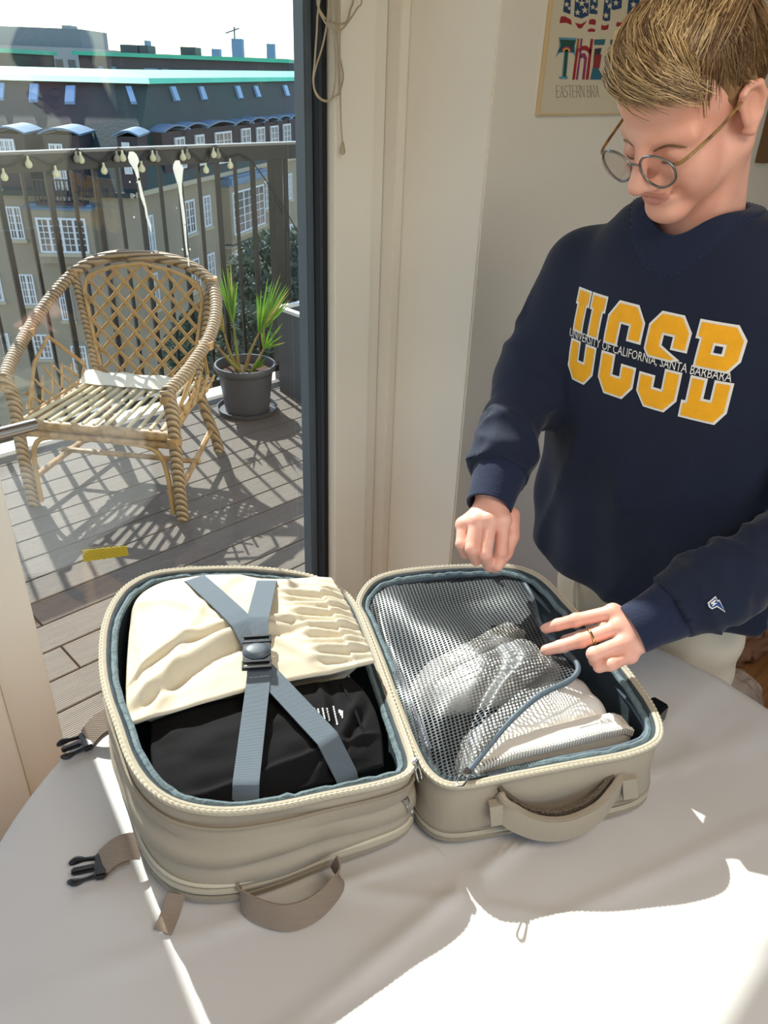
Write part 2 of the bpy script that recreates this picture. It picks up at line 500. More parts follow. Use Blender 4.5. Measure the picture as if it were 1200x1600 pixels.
# added fill lamp above and behind the camera: unseen panel to brighten the room
lamp = thing('added_fill_lamp', 'added flat square fill lamp under the ceiling, unseen', 'lamp', (.3, -.7, 2.60))
MB().box((-.2, -1.2, 2.585), (.8, -.2, 2.619)).build('fill_panel', M_frame, lamp, bevel=.004)
ld = bpy.data.lights.new('fill_light', 'AREA'); ld.shape = 'SQUARE'; ld.size = .95; ld.energy = 17; ld.color = (1.0, .89, .74)
lo_ = bpy.data.objects.new('fill_light', ld); COL.objects.link(lo_); lo_.location = (0, 0, -.02); lo_.parent = lamp

# ================================================================== BALCONY
M_deck = mat('grooved composite decking', '#62584e', .7, var=.12, vscale=7, stretch=(1, 6, 1))
_t = M_deck.node_tree; _w = _t.nodes.new('ShaderNodeTexWave'); _w.bands_direction = 'Y'; _w.inputs['Scale'].default_value = 38
_tc = _t.nodes.new('ShaderNodeTexCoord'); _b = _t.nodes.new('ShaderNodeBump'); _b.inputs['Strength'].default_value = .6; _b.inputs['Distance'].default_value = .003
_t.links.new(_tc.outputs['Object'], _w.inputs[0]); _t.links.new(_w.outputs[0], _b.inputs['Height']); _t.links.new(_b.outputs[0], _t.nodes['Principled BSDF'].inputs['Normal'])
deck = thing('balcony_floor', 'grey brown grooved plank decking of the balcony', None, (1, 2.6, 0), kind='structure')
MB().box((-1.6, 1.56, -.20), (3.9, 3.9, -.03)).build('slab', mat('dark concrete', '#3b3a39', .9), deck)
pw, gap = .146, .007
YD0 = 1.575
plank_me = {}
def plank(x0, x1, y):
    k = round(x1 - x0, 3)
    if k not in plank_me:
        o = MB().box((-k / 2, -pw / 2 + gap / 2, -.026), (k / 2, pw / 2 - gap / 2, 0)).build('plank', M_deck, deck, bevel=.002, seg=1)
        plank_me[k] = o.data
    else:
        o = obj('plank', plank_me[k], None, deck)
    o.location = ((x0 + x1) / 2, y, 0)
n_pl = int((3.72 - YD0) / pw) + 1
for i in range(n_pl):
    y = YD0 + pw * (i + .5)
    cuts = [-1.5, .66 + (0 if i % 2 else -1.9), 3.85] if i % 2 else [-1.5, 1.1 - 2.0, 3.85]
    for a, b_ in zip(cuts[:-1], cuts[1:]): plank(a + .003, b_ - .003, y)

M_rail = mat('black painted steel', '#23211f', .38, metal=.2)
M_rail_glint = mat('handrail sun highlight', '#77736e', .3)  # pale strip paints the sun highlight along the top of the dark rail
YRL = 3.76
rail = thing('balcony_railing', 'black steel balcony railing with flat upright bars', 'railing', (1.2, YRL, 0))
MB().box((-1.6, YRL - .028, 1.340), (3.9, YRL + .028, 1.352)).build('handrail', M_rail_glint, rail, bevel=.004)
MB().box((-1.6, YRL - .025, 1.268), (3.9, YRL + .025, 1.3395)).build('top_bar', M_rail, rail)
MB().box((-1.6, YRL - .018, .06), (3.9, YRL + .018, .10)).build('bottom_bar', M_rail, rail)
bars = {}
x = -1.5; k = 0
while x < 3.85:
    w = .024 if k % 2 else .014
    if abs(x - 2.815) > .06:
        if w not in bars:
            o = MB().box((-w / 2, -.008, .10), (w / 2, .008, 1.268)).build('baluster', M_rail, rail); bars[w] = o.data
        else: o = obj('baluster', bars[w], None, rail)
        o.location = (x, YRL, 0)
    x += .1125; k += 1
MB().box((2.785, YRL - .03, -.03), (2.845, YRL + .03, 1.268)).build('post', M_rail, rail)
MB().box((-1.6, 3.79, -.25), (3.9, 4.0, -.02)).build('ledge', mat('white roof edge', '#d8d6d0', .6), rail)

# string of bulbs along the handrail
M_bulb = mat('milky bulb glass', '#f4efcf', .15, transl=.5)
M_bulb_d = mat('clear bulb glass', '#b9b3a0', .12, transl=.5)
M_cord = mat('black cord', '#1c1b1a', .6)
sl = thing('string_lights', 'string of small round bulbs hanging along the black handrail', 'string lights', (1.6, 3.71, 1.25))
spots = [(7, 277, 0), (45, 257, 0), (88, 272, 0), (120, 249, 1), (127, 250, 0), (163, 267, 0), (183, 248, 1), (192, 247, 0), (222, 264, 0),
         (239, 247, 0), (246, 248, 1), (286, 246, 0), (293, 244, 1), (322, 266, 0), (334, 242, 0), (341, 243, 1), (360, 259, 0)]
cp = []
for q, (px, py, dk) in enumerate(spots):
    c = onY(px, py, 3.715)
    o = MB().lathe([(.0015, .036), (.0048, .035), (.0052, .022), (.0075, .017), (.013, .009), (.0155, 0), (.0135, -.009), (.008, -.014), (.0015, -.016)], (0, 0, 0), 14).build('bulb', M_bulb_d if dk else M_bulb, sl, smooth=60)
    o.matrix_parent_inverse = Matrix.Translation(-sl.location)
    o.location = tuple(c)
    cp.append((c[0], c[1], c[2] + .038))
cp = [(cp[0][0] - .5, 3.715, 1.33)] + cp + [(cp[-1][0] + .12, 3.715, 1.28), (cp[-1][0] + .35, 3.705, 1.0), (cp[-1][0] + .5, 3.70, .75)]
MB().tube(spline(cp, 150), .0032, 6).build('cord', M_cord, sl, smooth=True)

# dark storage box with a pale rim in the corner
bx = thing('storage_box', 'dark grey balcony box with a sunlit white rim', 'box', (2.95, 3.3, 0))
M_boxd = mat('dark grey panel', '#4b4d50', .6, var=.08, vscale=4)
m_ = MB()
m_.box((2.66, 2.75, .0), (2.68, 3.58, .50)); m_.box((2.681, 3.56, .0), (3.28, 3.58, .50)); m_.box((3.26, 2.75, 0), (3.28, 3.559, .50)); m_.box((2.681, 2.75, 0), (3.259, 2.77, .50)); m_.box((2.681, 2.771, .0), (3.259, 3.559, .02))
m_.build('panels', M_boxd, bx)
M_rim = mat('white rim', '#dedcd6', .5)
m_ = MB(); m_.box((2.65, 2.74, .50), (2.685, 3.59, .518)); m_.box((2.686, 3.555, .50), (3.29, 3.59, .518)); m_.box((3.255, 2.74, .50), (3.29, 3.554, .518)); m_.box((2.686, 2.74, .50), (3.254, 2.775, .518))
m_.build('rim', M_rim, bx)
# ================================================================== CITY BEYOND THE BALCONY
M_plaster = mat('beige plaster', '#a6977f', .9, var=.08, vscale=.5, bump=.1, bscale=6)
M_plaster2 = mat('pale plaster band', '#c3b59a', .9)
M_slate = mat('dark green slate roof', '#22403b', .6, col2='#322e35', vscale=.16, stretch=(1, 1, .35), bump=.5, bscale=9)
M_copper = mat('green copper', '#4cc7a0', .6, var=.08, vscale=.6)
M_copperd = mat('blue grey zinc', '#6d8aa3', .5, var=.1, vscale=1)
M_wwood = mat('white window wood', '#e6e6e4', .5)
M_wpane = mat('window dark glass', '#4a4f4c', .08, col2='#a88f80', vscale=.35)
M_sky_pane = mat('skylight glass', '#8fb0d2', .1)
M_brown = mat('brown cladding', '#4a3f3f', .8)
GZ = -16.0
def facade_frame(A, B):
    A = np.array(A, float); B = np.array(B, float); u = B - A; u[2] = 0; L = np.linalg.norm(u); u /= L
    n = np.array((u[1], -u[0], 0.0))           # towards the camera
    if n @ (CAM - A) < 0: n = -n
    return A, u, n, L
def on_facade(fr, px, py):
    A, u, n, L = fr
    d = ray(px, py); t = ((A - CAM) @ n) / (d @ n); P = CAM + d * t
    return (P - A) @ u, P[2]
def fbox(mb, fr, s0, s1, z0, z1, d0, d1):
    A, u, n, L = fr
    o = np.array((A[0], A[1], 0.0))
    return mb.box((s0, d0, z0), (s1, d1, z1), (u, n, np.array((0, 0, 1.0))), o)
def window(parent, fr, s0, s1, z0, z1, cols=2, rows=4, sill=True, d=0.0):
    f = .09 if (s1 - s0) > .8 else .07
    m = MB()
    fbox(m, fr, s0, s0 + f, z0, z1, d - .02, d + .07); fbox(m, fr, s1 - f, s1, z0, z1, d - .02, d + .07)
    fbox(m, fr, s0 + f, s1 - f, z1 - f, z1, d - .02, d + .07); fbox(m, fr, s0 + f, s1 - f, z0, z0 + f, d - .02, d + .07)
    for c in range(1, cols):
        x = s0 + (s1 - s0) * c / cols; fbox(m, fr, x - .05, x + .05, z0 + f, z1 - f, d - .01, d + .06)
    o = m.build('window', M_wwood, parent)
    m = MB()
    for c in range(cols):
        xa = s0 + (s1 - s0) * (c + .5) / cols
        fbox(m, fr, xa - .018, xa + .018, z0 + f, z1 - f, d - .005, d + .045)
    for r_ in range(1, rows):
        z = z0 + f + (z1 - z0 - 2 * f) * r_ / rows; fbox(m, fr, s0 + f, s1 - f, z - .018, z + .018, d - .004, d + .044)
    m.build('glazing_bars', M_wwood, o)
    m = MB(); fbox(m, fr, s0 + f * .5, s1 - f * .5, z0 + f * .5, z1 - f * .5, d - .03, d + .015)
    m.build('pane', M_wpane, o)
    if sill:
        m = MB(); fbox(m, fr, s0 - .08, s1 + .08, z0 - .14, z0 - .002, d - .02, d + .14); m.build('sill', M_plaster2, o)
    return o
EA = np.array((11.6, 37.6, -3.1)); EB = np.array((17.0, 33.15, -3.2)); EC = np.array((37.0, 45.2, -3.2))
RA, RB, RCc = (CAM + ray(-60, 121) * 43.5), (CAM + ray(232, 126) * 41.5), (CAM + ray(490, 121.5) * 62)
b1 = thing('apartment_building', 'beige apartment block with steep dark green mansard roof and dormers across the court', 'building', (18, 36, GZ))
FL = facade_frame(EA, EB); FR = facade_frame(EB, EC)
for fr, nm in ((FL, 'facade'), (FR, 'facade')):
    m = MB(); fbox(m, fr, -8 if fr is FL else 0, fr[3] + (0 if fr is FL else 6), GZ, -3.15, -8, 0); m.build('wall', M_plaster, b1)
    m = MB(); fbox(m, fr, -8 if fr is FL else -.3, fr[3] + (.3 if fr is FL else 6), -3.32, -3.12, -.3, .35); m.build('gutter', M_slate if fr is FL else M_plaster2, b1)
# mansard: lower edge to upper edge, then the flat copper top
ext = 8
A_, u_, n_, L_ = FL
E0 = EA - u_ * ext + n_ * .3; E1 = EB + (FL[2] + FR[2]) * .18; E2 = EC + FR[1] * 6 + FR[2] * .3
E0[2] = E1[2] = E2[2] = -3.12
R0 = RA - u_ * ext; R0[2] = RA[2]
R2 = RCc + FR[1] * 6
back = np.array((3.5, 9.0, .25))
V = [E0, E1, E2, R0, RB, R2]
rf = MB().add(V + [v + np.array((.3, .6, -.3)) for v in V], [(0, 1, 4, 3), (1, 2, 5, 4), (6, 9, 10, 7), (7, 10, 11, 8), (0, 3, 9, 6), (2, 8, 11, 5), (0, 6, 7, 1), (1, 7, 8, 2), (3, 4, 10, 9), (4, 5, 11, 10)]).build('roof', M_slate, b1)
up3 = np.array((0, 0, .10))
T = [R0, RB, R2, R0 + back, RB + back, R2 + back]
MB().add([t + up3 for t in T] + [t - np.array((0, 0, .12)) - np.array((.15, .35, 0)) * (i < 3) for i, t in enumerate(T)],
         [(0, 1, 4, 3), (1, 2, 5, 4), (6, 9, 10, 7), (7, 10, 11, 8), (0, 6, 7, 1), (1, 7, 8, 2), (3, 4, 10, 9), (4, 5, 11, 10), (0, 3, 9, 6), (2, 8, 11, 5)]).build('roof_top', M_copper, rf)
# vertical batten seams on the slope are in the material; skylights and dormers are built
def roof_pt(px, py):
    d = ray(px, py)
    best = None
    for a, b, c in ((E0, E1, RB), (E0, RB, R0), (E1, E2, R2), (E1, R2, RB)):
        n = np.cross(b - a, c - a); t = ((a - CAM) @ n) / (d @ n); P = CAM + d * t
        # inside test
        def side(p, q): return np.cross(q - p, P - p) @ n
        s = [side(a, b), side(b, c), side(c, a)]
        if all(x >= -1e-6 for x in s) or all(x <= 1e-6 for x in s):
            return P, n / np.linalg.norm(n) * (1 if n @ (CAM - P) > 0 else -1)
    return None, None
for quad in (((0, 133), (8, 133), (6, 156), (0, 156)), ((48, 134), (61, 134), (59, 159), (46, 159)), ((104, 137), (118, 137), (117, 162), (102, 162)),
             ((197, 138), (206, 138), (214, 162), (205, 162)), ((264, 136), (271, 136), (279, 158), (272, 158)), ((309, 136), (315, 136), (322, 156), (315, 156)),
             ((366, 135), (372, 135), (378, 154), (372, 154)), ((395, 135), (400, 135), (406, 152), (401, 152)), ((441, 134), (446, 134), (451, 150), (446, 150))):
    Q = [roof_pt(*p) for p in quad]
    if any(q[0] is None for q in Q): continue
    n = Q[0][1]; P = [q[0] for q in Q]
    c = sum(P) / 4
    MB().add([p + n * .12 for p in P] + [c + (p - c) * 1.12 - n * .05 for p in P], [(0, 1, 2, 3), (7, 6, 5, 4), (0, 1, 5, 4), (1, 2, 6, 5), (2, 3, 7, 6), (3, 0, 4, 7)]).build('skylight', M_sky_pane, rf)
def dormer(px0, px1, pyt, pyb, fr, cols=2):
    """box dormer standing out of the slope, window front and a bowed zinc cap"""
    A, u, n, L = fr
    # front face plane parallel to the facade at the depth of the eave
    fr2 = (A + n * .12, u, n, L)
    s0, zt = on_facade(fr2, px0, pyt); s1, _z = on_facade(fr2, px1, pyt); zb = -3.0
    if s0 > s1: s0, s1 = s1, s0
    m = MB(); fbox(m, fr2, s0, s1, zb, zt, -2.2, 0); o = m.build('dormer', M_brown, rf)
    w = s1 - s0; f = .12 * w
    m = MB()
    k = 7; V = []
    for i in range(k + 1):
        t = i / k; s = s0 - .12 + (w + .24) * t; z = zt + .22 * math.sin(PI * t) * min(1, w / 2 + .4)
        for d, dz in ((.22, 0), (.22, .07), (-2.3, .07), (-2.3, 0)):
            V.append(np.array((fr2[0][0], fr2[0][1], 0)) + u * s + n * d + np.array((0, 0, z + dz)))
    F = [(4 * i + a, 4 * i + (a + 1) % 4, 4 * i + 4 + (a + 1) % 4, 4 * i + 4 + a) for i in range(k) for a in range(4)] + [(0, 1, 2, 3), (4 * k + 3, 4 * k + 2, 4 * k + 1, 4 * k)]
    m.add(V, F); m.build('dormer_cap', M_copperd, rf)
    return fr2, s0, s1, zb, zt
def dwin(px0, px1, pyt, pyb, fr, cols=2, rows=4):
    A, u, n, L = fr; fr2 = (A + n * .12, u, n, L)
    s0, zt = on_facade(fr2, px0, pyt); s1, zb = on_facade(fr2, px1, pyb)
    window(b1, fr2, min(s0, s1), max(s0, s1), zb, zt, cols, rows, False, .03)
dormer(-14, 36, 208, 290, FL); dwin(-10, 30, 216, 262, FL, 4)
dormer(66, 122, 210, 290, FL); dwin(76, 112, 224, 318, FL, 2, 7)
dormer(182, 214, 213, 285, FL); dwin(190, 208, 222, 272, FL)
for a, b, t, w0, w1, wt, wb in ((252, 290, 207, 271, 290, 215, 262), (284, 320, 203, 303, 320, 211, 257), (320, 364, 200, 334, 362, 207, 252),
                                (362, 391, 197, 375, 391, 201, 243), (386, 413, 193, 399, 413, 199, 239), (408, 434, 192, 421, 434, 197, 235), (430, 452, 189, 441, 453, 194, 231), (449, 472, 187, 461, 473, 192, 228)):
    dormer(a, b, t, 285, FR); dwin(w0, w1, wt, wb, FR)
# windows in the walls, (px rectangle, columns)
for x0, y0, x1, y1, c in ((8, 322, 41, 374, 2), (-34, 318, -8, 366, 2), (29, 428, 60, 476, 2), (-18, 425, 8, 470, 2), (90, 452, 118, 500, 2), (50, 522, 84, 560, 2), (110, 540, 140, 580, 2), (0, 520, 20, 556, 2)):
    s0, zt = on_facade(FL, x0, y0); s1, zb = on_facade(FL, x1, y1)
    window(b1, FL, min(s0, s1), max(s0, s1), zb, zt, c)
for x0, y0, x1, y1, c in ((284, 315, 306, 362, 2), (315, 307, 330, 352, 2), (409, 284, 421, 325, 2), (436, 276, 446, 313, 2), (449, 272, 456, 310, 2), (465, 267, 474, 304, 2),
                          (294, 408, 313, 450, 2), (322, 398, 337, 442, 2), (388, 373, 404, 418, 2), (411, 365, 425, 405, 2), (449, 352, 457, 388, 2), (467, 345, 476, 380, 2),
                          (226, 338, 243, 392, 2), (232, 430, 250, 480, 2), (300, 500, 318, 540, 2), (345, 480, 362, 520, 2)):
    s0, zt = on_facade(FR, x0, y0); s1, zb = on_facade(FR, x1, y1)
    if s0 > 0.1: window(b1, FR, min(s0, s1), max(s0, s1), zb, zt, c)
# bay windows: a shallow box with four lights
def bay(fr, px0, py0, px1, py1, capmat, cols, capz=.5):
    s0, zt = on_facade(fr, px0, py0); s1, zb = on_facade(fr, px1, py1)
    if s0 > s1: s0, s1 = s1, s0
    m = MB(); fbox(m, fr, s0 - .25, s1 + .25, zb - .45, zt + .3, 0, .55); o = m.build('bay', M_plaster, b1)
    m = MB(); fbox(m, fr, s0 - .45, s1 + .45, zt + .3, zt + .3 + capz, -.1, .75); m.build('bay_roof', capmat, o, bevel=.12)
    window(b1, fr, s0, s1, zb, zt, cols, 5, True, .55)
bay(FL, 61, 336, 146, 392, M_copperd, 4, .25)
bay(FR, 347, 300, 400, 348, M_copperd, 3)
bay(FR, 351, 395, 386, 438, M_plaster2, 2, .1)
# juliet balcony railing under the tall dormer and a downpipe
s0, zt = on_facade(FL, 58, 276); s1, zb = on_facade(FL, 140, 318)
m = MB(); fbox(m, FL, s0, s1, zb, zb + .12, .0, .8); fbox(m, FL, s0, s1, zt - .05, zt, .74, .8)
q = s0
while q < s1: fbox(m, FL, q, q + .04, zb, zt, .75, .79); q += .16
m.build('balcony_rail', M_brown, b1)
s0, zt = on_facade(FL, 152, 304)
m = MB(); fbox(m, FL, s0, s0 + .12, GZ, zt, .02, .14); m.build('downpipe', M_brown, b1)

# lower court: pale flat roof and shrubs down below
struct('ground_court', MB().box((-40, 4.6, GZ - .3), (120, 140, GZ)), mat('court paving', '#8b8780', .9, var=.1, vscale=.3))
lr = tag(MB().box((4.2, 6.4, -4.6), (11.0, 10.6, -4.3)).box((4.5, 6.7, GZ), (10.7, 10.3, -4.6)).build('flat_roofed_building', mat('white roofing felt', '#cfd3d8', .7)), 'low building with pale flat roof below the balcony', 'building')

def leaf_cloud(name, c, r, n, m_leaf, seed, size=.12, flat=1.0, squash=1.0):
    R_ = random.Random(seed); V = []; F = []
    for _ in range(n):
        while True:
            p = np.array([R_.uniform(-1, 1) for _ in range(3)])
            l = np.linalg.norm(p)
            if .2 < l < 1: break
        p = p / l * (l ** .4)
        p = p * (.75 + .35 * vnoise(p[0] * 3 + 5, p[1] * 3 + p[2] * 2, seed)) * np.array((r, r, r * squash)) + np.array(c)
        a = np.array([R_.gauss(0, 1) for _ in range(3)]); a /= np.linalg.norm(a)
        b = np.cross(a, [R_.gauss(0, 1) for _ in range(3)]); b /= np.linalg.norm(b)
        s = size * R_.uniform(.6, 1.4); k = len(V)
        V += [p - a * s, p + b * s * .45, p + a * s, p - b * s * .45]; F.append((k, k + 1, k + 2, k + 3))
    return mesh(name, V, F, False)
M_tree = mat('tree leaves', '#4d5a48', .7, var=.3, vscale=1.5, transl=.25)
M_bark = mat('bark', '#4d3c2e', .9, bump=.4, bscale=30)
def tree(px, py, dist, r, label, seed, base=GZ, n=4500):
    c = CAM + ray(px, py) * dist
    t = thing('court_tree', label, 'tree', (c[0], c[1], base), group='trees in the court')
    obj('foliage', leaf_cloud('foliage', c, r, n, M_tree, seed, r * .07, squash=.9), M_tree, t)
    MB().tube([(c[0], c[1], base), (c[0], c[1], c[2])], [r * .1, r * .05], 8).build('trunk', M_bark, t, smooth=True)
tree(352, 555, 24, 1.9, 'leafy green tree in the court below the railing, behind the potted palm', 3)
tree(452, 450, 33, 2.6, 'dense grey green tree at the foot of the far facade', 4)

# second row of roofs and far skyline
def far_box(name, label, cat, px0, py0, px1, py1, dist, m, depth=14, base=GZ, group=None, extra=None):
    a = CAM + ray(px0, py0) * dist; b = CAM + ray(px1, py1) * dist
    c0 = CAM + ray(px0, py1) * dist
    u = np.array((ROT[0][0], ROT[1][0], 0.0)); u /= np.linalg.norm(u); v = np.array((-u[1], u[0], 0.0))
    w = (b - a) @ u
    t = thing(name, label, cat, (a[0] + u[0] * w / 2, a[1] + u[1] * w / 2, base), group)
    MB().box((0, 0, base), (w, depth, a[2]), (u, v, np.array((0, 0, 1.0))), np.array((a[0], a[1], 0.0))).build('block', m, t)
    return t, a, u, v, w
def far_part(t, a, u, v, name, m, s0, s1, d0, d1, z0, z1):
    return MB().box((s0, d0, z0), (s1, d1, z1), (u, v, np.array((0, 0, 1.0))), np.array((a[0], a[1], 0.0))).build(name, m, t)
M_rowroof = mat('brown slate', '#4a4a50', .7, var=.12, vscale=.3)
t, a, u, v, w = far_box('roof_block', 'long dark slate roof block with bright green copper edge behind the near roof', 'building', 122, 86, 470, 112, 95, M_rowroof, 16)
far_part(t, a, u, v, 'copper_edge', M_copper, -.4, w * .97, -.6, 16.4, a[2], a[2] + .35)
for s0_, s1_ in ((.17, .25), (.26, .30), (.45, .52)): far_part(t, a, u, v, 'chimney', M_rowroof, w * s0_, w * s1_, 2, 5, a[2] + .35, a[2] + 1.1)
for s0_, s1_ in ((.09, .11), (.15, .17), (.3, .36), (.38, .41)): far_part(t, a, u, v, 'rooflight', M_copperd, w * s0_, w * s1_, -.3, .4, a[2] - 1.7, a[2] - .9)
far_part(t, a, u, v, 'rooflight', M_rim, w * .52, w * .63, -.3, .4, a[2] - 1.35, a[2] - 1.05)
t, a, u, v, w = far_box('copper_gable_roof', 'green copper gable roof at the far left of the roofs', 'building', -60, 80, 22, 110, 88, M_slate, 12)
far_part(t, a, u, v, 'copper_edge', M_copper, -.3, w + .3, -.4, 12.3, a[2], a[2] + .35)
M_conc = mat('pale grey concrete', '#a4a9a8', .8, var=.05, vscale=.2)
M_concd = mat('grey blue concrete', '#7f8a8c', .8)
M_rbrick = mat('red brick', '#8a5a4c', .9)
t, a, u, v, w = far_box('office_building', 'long pale grey office block with a stepped flat top', 'building', -80, 67, 172, 112, 170, M_conc, 24)
far_part(t, a, u, v, 'upper_floor', M_concd, 0, w * .875, 5, 20, a[2], a[2] + 2.9)
far_part(t, a, u, v, 'plant_room', M_conc, w * .70, w * .76, 8, 12, a[2] + 2.9, a[2] + 3.5)
far_part(t, a, u, v, 'brick_panel', M_rbrick, w * .40, w * .53, -.15, .2, a[2] - 5.2, a[2] - 1.6)
for k in range(4): far_part(t, a, u, v, 'window_bay', mat('office glass', '#4b565c', .2) if k == 0 else bpy.data.materials['office glass'], w * (.56 + .09 * k), w * (.61 + .09 * k), -.15, .2, a[2] - 5.2, a[2] - 1.8)
M_haze = mat('hazy blue tower', '#8fb6cf', .8)  # distance haze is put into this tower colour
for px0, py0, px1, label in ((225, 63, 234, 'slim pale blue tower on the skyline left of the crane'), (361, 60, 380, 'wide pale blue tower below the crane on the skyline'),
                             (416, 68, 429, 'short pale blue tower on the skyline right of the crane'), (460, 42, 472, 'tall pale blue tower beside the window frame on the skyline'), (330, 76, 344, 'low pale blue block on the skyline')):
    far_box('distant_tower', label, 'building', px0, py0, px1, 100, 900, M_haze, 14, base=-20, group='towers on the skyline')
M_treeline = mat('distant trees', '#5a6b66', .9, var=.2, vscale=.05)
pts = []
m = MB()
for k in range(60):
    px = -60 + k * 9.4
    c = CAM + ray(px, 92 + px * .036 + rnd.uniform(-1, 2)) * 600
    r = rnd.uniform(5, 9)
    m.lathe([(r * .2, -18), (r, -8), (r * 1.1, -3), (r * .8, 1.2), (r * .3, 2.4)], (c[0], c[1], c[2]), 8)
tag(m.build('distant_treeline', M_treeline, smooth=True), 'grey green line of distant trees on the horizon', 'trees', kind='stuff')
cr = thing('construction_crane', 'thin tower crane on the horizon between the towers', 'crane', tuple((CAM + ray(366, 100) * 950)))
a = CAM + ray(367, 100) * 950; b = CAM + ray(366, 42) * 950
MB().tube([(a[0], a[1], -20), b], 1.0, 6).build('mast', M_concd, cr)
MB().tube([CAM + ray(352, 52) * 950, CAM + ray(374, 44) * 950], .7, 6).build('jib', M_concd, cr)
# ================================================================== TABLE AND CLOTH
TC = np.array((.56, .36)); TR = .66; TZ = .75
tb = thing('dining_table', 'round dining table hidden under a white tablecloth', 'table', (TC[0], TC[1], 0))
M_twood = mat('beech wood', '#b98d5e', .45, var=.12, vscale=6, stretch=(1, 8, 1))
MB().lathe([(TR - .025, TZ - .035), (TR - .012, TZ - .032), (TR - .010, TZ - .006), (TR - .014, TZ - .004)], (TC[0], TC[1], 0), 64).build('tabletop', M_twood, tb, smooth=True)
for a in (45, 135, 225, 315):
    ca, sa = math.cos(math.radians(a)), math.sin(math.radians(a))
    MB().tube([(TC[0] + .40 * ca, TC[1] + .40 * sa, 0), (TC[0] + .42 * ca, TC[1] + .42 * sa, TZ - .036)], [.022, .03], 12).build('leg', M_twood, tb, smooth=True)
M_cloth = mat('white cotton tablecloth', '#c9c6c2', .72, var=.012, vscale=4, bump=.05, bscale=14)
def cloth_z(x, y):
    """ironed fold lines: low ridges across the top"""
    z = TZ
    p = np.array((x, y))
    for o, d, amp, w in (((.042, .635), (.168, -.065), .0026, .008), ((.353, .32), (-.42, .25), .0018, .010), ((1.12, .33), (-.30, .02), .0035, .014), ((.62, .24), (.16, -.2), .0016, .012), ((.30, .36), (.55, -.19), .0022, .010)):
        d = np.array(d) / np.linalg.norm(d); q = p - np.array(o)
        s = q[0] * -d[1] + q[1] * d[0]
        z += 1.7 * amp * math.exp(-(s / w) ** 2)
    z += .0022 * (vnoise(x * 9, y * 9, 3) - .5) + .0012 * (vnoise(x * 23, y * 23, 5) - .5)
    return z + .0015
V = []; F = []
NA = 180
rings = [0.02] + list(np.linspace(.03, TR - .004, 46))
for r_ in rings:
    for k in range(NA):
        a = 2 * PI * k / NA
        x, y = TC[0] + r_ * math.cos(a), TC[1] + r_ * math.sin(a)
        V.append((x, y, cloth_z(x, y)))
n0 = len(rings)
for j, dz in enumerate([.003, .012, .03, .06, .10, .14, .19, .24, .28]):
    for k in range(NA):
        a = 2 * PI * k / NA
        wv = (math.sin(a * 9 + .6) + .6 * math.sin(a * 17 + 2.0)) * .020 * min(1, dz / .2)
        tuck = math.exp(-((a - .28) / .55) ** 2) + math.exp(-((a - .28 - 2 * PI) / .55) ** 2)
        rr = TR + .004 * min(1, j / 2) + (.035 * (dz / .28) + wv) * (1 - tuck)
        V.append((TC[0] + rr * math.cos(a), TC[1] + rr * math.sin(a), TZ - dz + .001))
for i in range(n0 + 8):
    for k in range(NA):
        F.append((i * NA + k, i * NA + (k + 1) % NA, (i + 1) * NA + (k + 1) % NA, (i + 1) * NA + k))
F.append(tuple(range(NA - 1, -1, -1)))
cl = obj('tablecloth', mesh('tablecloth', V, F), M_cloth)
tag(cl, 'white cotton cloth with ironed fold lines draped over the round table', 'tablecloth')

# ================================================================== OPEN TRAVEL BACKPACK
M_bag = mat('sand coated fabric', '#9d917f', .62, var=.05, vscale=9, bump=.10, bscale=55)
M_bagd = mat('sand fabric piping', '#8d8270', .7, var=.06, vscale=9, bump=.1, bscale=60)
M_tape = mat('sand zipper tape', '#a79e8b', .6, bump=.1, bscale=200)
M_teeth = mat('pale zipper teeth', '#bdb49e', .45)
M_line = mat('dark teal lining', '#27333a', .75, var=.12, vscale=14, bump=.35, bscale=28)
M_trim = mat('grey teal binding', '#5c6d73', .7, bump=.4, bscale=90, var=.1, vscale=20)
M_web = mat('taupe webbing', '#92806f', .75, weave=.5, wscale=260)
M_elast = mat('blue grey elastic', '#65717b', .7, weave=.55, wscale=330)
M_blk = mat('black plastic', '#16171a', .32)
M_met = mat('nickel', '#b9bbbb', .22, metal=1.0)
bag = thing('travel_backpack', 'sand coloured travel backpack opened flat like a suitcase on the table', 'backpack', (.62, .62, TZ))
def rim_from(pts, n=150):
    W_ = [onZ(px, py, z) for px, py, z in pts]
    return resample(spline(W_, 500, True), n, True)
RIM_L = rim_from([(163, 1040, .962), (166, 985, .962), (182, 943, .960), (208, 915, .955), (250, 898, .948), (320, 892, .935), (400, 892, .922), (480, 903, .908), (532, 926, .898), (557, 958, .892),
                  (582, 1022, .886), (607, 1092, .882), (628, 1150, .880), (641, 1192, .880), (632, 1212, .882), (592, 1226, .888), (510, 1243, .900), (430, 1260, .915), (350, 1268, .930), (283, 1258, .942), (238, 1232, .950), (207, 1190, .955), (186, 1132, .960), (170, 1085, .962)])
RIM_R = rim_from([(562, 945, .892), (580, 914, .900), (615, 899, .906), (680, 891, .912), (760, 888, .918), (806, 890, .920), (845, 907, .918), (886, 948, .914), (938, 1004, .908), (988, 1066, .900), (1017, 1110, .894), (1028, 1142, .890), (1018, 1163, .888),
                  (975, 1180, .884), (900, 1194, .880), (800, 1213, .874), (735, 1226, .870), (697, 1226, .868), (670, 1207, .868), (650, 1172, .870), (624, 1105, .875), (598, 1035, .882), (573, 972, .888)])
